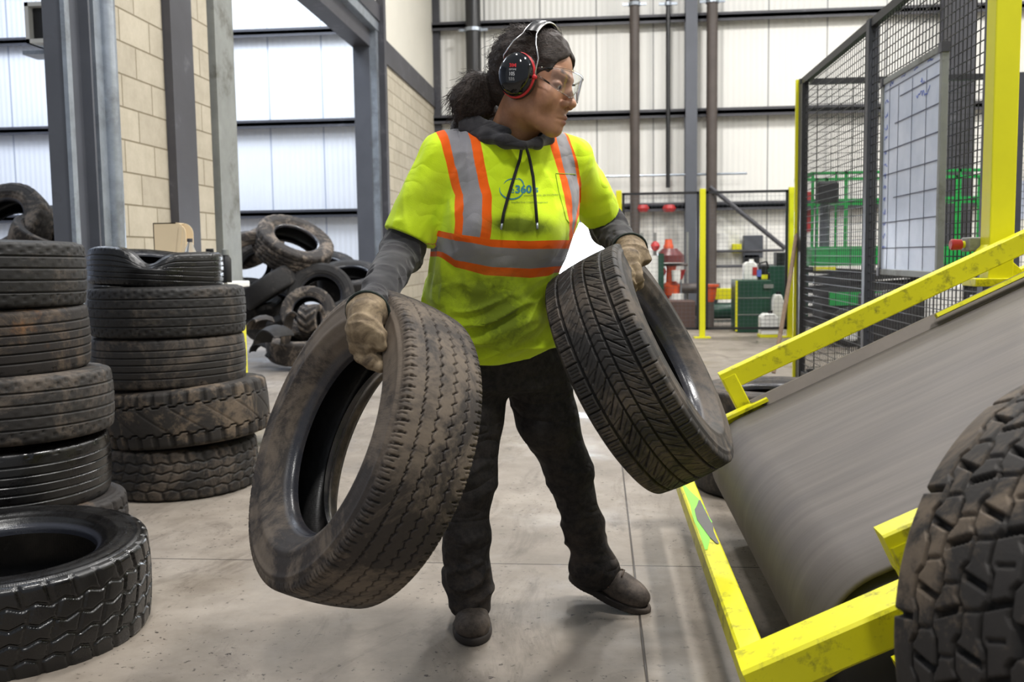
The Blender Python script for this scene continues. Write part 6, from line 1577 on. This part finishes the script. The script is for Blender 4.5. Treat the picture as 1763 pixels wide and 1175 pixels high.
for i, a in enumerate(np.linspace(36, 144, n)):
    a = math.radians(a)
    for (y, r_) in ((-0.017, 0.0), (-0.013, 0.004), (0.013, 0.004), (0.017, 0.0), (0.013, -0.005), (-0.013, -0.005)): V_.append(HP((0.096 + r_) * math.cos(a), y, 0.045 + (0.104 + r_) * math.sin(a)))
mb.add(V_, [(i * 6 + k, i * 6 + (k + 1) % 6, (i + 1) * 6 + (k + 1) % 6, (i + 1) * 6 + k) for i in range(n - 1) for k in range(6)] + [tuple(range(6)), tuple(range((n - 1) * 6, n * 6))])
ek(mb, 'head_pad', M['black_plastic'], smooth=0.9)
mb = MB(); mb.lathe([(0.005, -0.003), (0.0055, 0.004), (0.003, 0.006)], 14, HP(0.101, 0.047, -0.004), HM.to_3x3() @ Matrix.Rotation(PI / 2, 3, 'Y')); ek(mb, 'pivot', redp, smooth=True)
print('CUP', hit(877,115,0.0,cup_tree), hit(890,140,0,cup_tree))
def cup_text(*a, **k):
    o = drape_text(*a, tree=cup_tree, off=0.0006, **k); o.parent = cup_o
wp = simple('white_cup_print', (216, 216, 216), 0.5)
cup_text('3M', 877, 115.2, 8.2, redp, 'cup_text', bold=0.04, squeeze=1.15)
cup_text('OPTIME', 876.5, 121, 4.2, wp, 'cup_text', squeeze=0.85)
cup_text('105', 876, 130, 9.0, wp, 'cup_text', squeeze=0.78, bold=0.01)
for q in range(3): cup_text('29-105 dB', 876 + q * .3, 134.6 + q * 1.9, 2.2, wp, 'cup_text')
# ---- safety glasses
sg = empty('safety_glasses', HO, 'clear wrap-around safety glasses worn below the hairline', 'glasses')
clear = NT('clear_polycarbonate').set(color=(0.90, 0.92, 0.94), rough=0.04, trans=1.0, ior=1.45).m
def gk(mb, nm, mat, **k): o = mb.build(nm, mat, None, **k); o.parent = sg; o.matrix_parent_inverse = emM; return o
def lens_pt(a, z, off=0.0):   # a: -1..1 round the face
    an = a * 1.18; r1, r2 = 0.079 + off, 0.062 + off
    return HP(r1 * math.sin(an), 0.050 + r2 * math.cos(an), z)
n1_, n2_ = 40, 10; V_ = []
for off in (0.0, 0.0018):
    for i in range(n1_):
        a = -1 + 2 * i / (n1_ - 1); zt_ = 0.034 - 0.006 * a * a; zb_ = -0.027 + 0.018 * a * a + 0.022 * math.exp(-(a / 0.12) ** 2)
        for j in range(n2_): V_.append(lens_pt(a, zb_ + (zt_ - zb_) * j / (n2_ - 1), off))
F_ = []
for L_ in (0, 1):
    o_ = L_ * n1_ * n2_
    for i in range(n1_ - 1):
        for j in range(n2_ - 1): F_.append((o_ + i * n2_ + j, o_ + (i + 1) * n2_ + j, o_ + (i + 1) * n2_ + j + 1, o_ + i * n2_ + j + 1))
N_ = n1_ * n2_
for i in range(n1_ - 1):
    for j in (0, n2_ - 1): F_.append((i * n2_ + j, (i + 1) * n2_ + j, N_ + (i + 1) * n2_ + j, N_ + i * n2_ + j))
for j in range(n2_ - 1):
    for i in (0, n1_ - 1): F_.append((i * n2_ + j, i * n2_ + j + 1, N_ + i * n2_ + j + 1, N_ + i * n2_ + j))
mb = MB(); mb.add(V_, F_); gk(mb, 'lens', clear, smooth=0.8)
mb = MB(); mb.tube([lens_pt(a, 0.035 - 0.006 * a * a, 0.001) for a in np.linspace(-1, 1, 30)], 0.0026, 8); gk(mb, 'brow_bar', clear, smooth=True)
mb = MB(); mb.tube([lens_pt(a, -0.027 + 0.018 * a * a + 0.022 * math.exp(-(a / 0.12) ** 2), 0.001) for a in np.linspace(-1, 1, 30)], 0.0013, 6); gk(mb, 'lower_rim', clear, smooth=True)
for s_ in (1, -1):
    mb = MB(); q1 = lens_pt(s_, 0.026, 0.001); q2 = lens_pt(s_, -0.008, 0.001); e1 = HP(s_ * 0.078, 0.030, 0.018)
    mb.tube([q1, HP(s_ * 0.079, 0.045, 0.024), e1, HP(s_ * 0.080, -0.02, 0.012)], 0.0024, 8); mb.tube([q2, HP(s_ * 0.080, 0.045, 0.004), e1], 0.0020, 8); gk(mb, 'temple', clear, smooth=True)
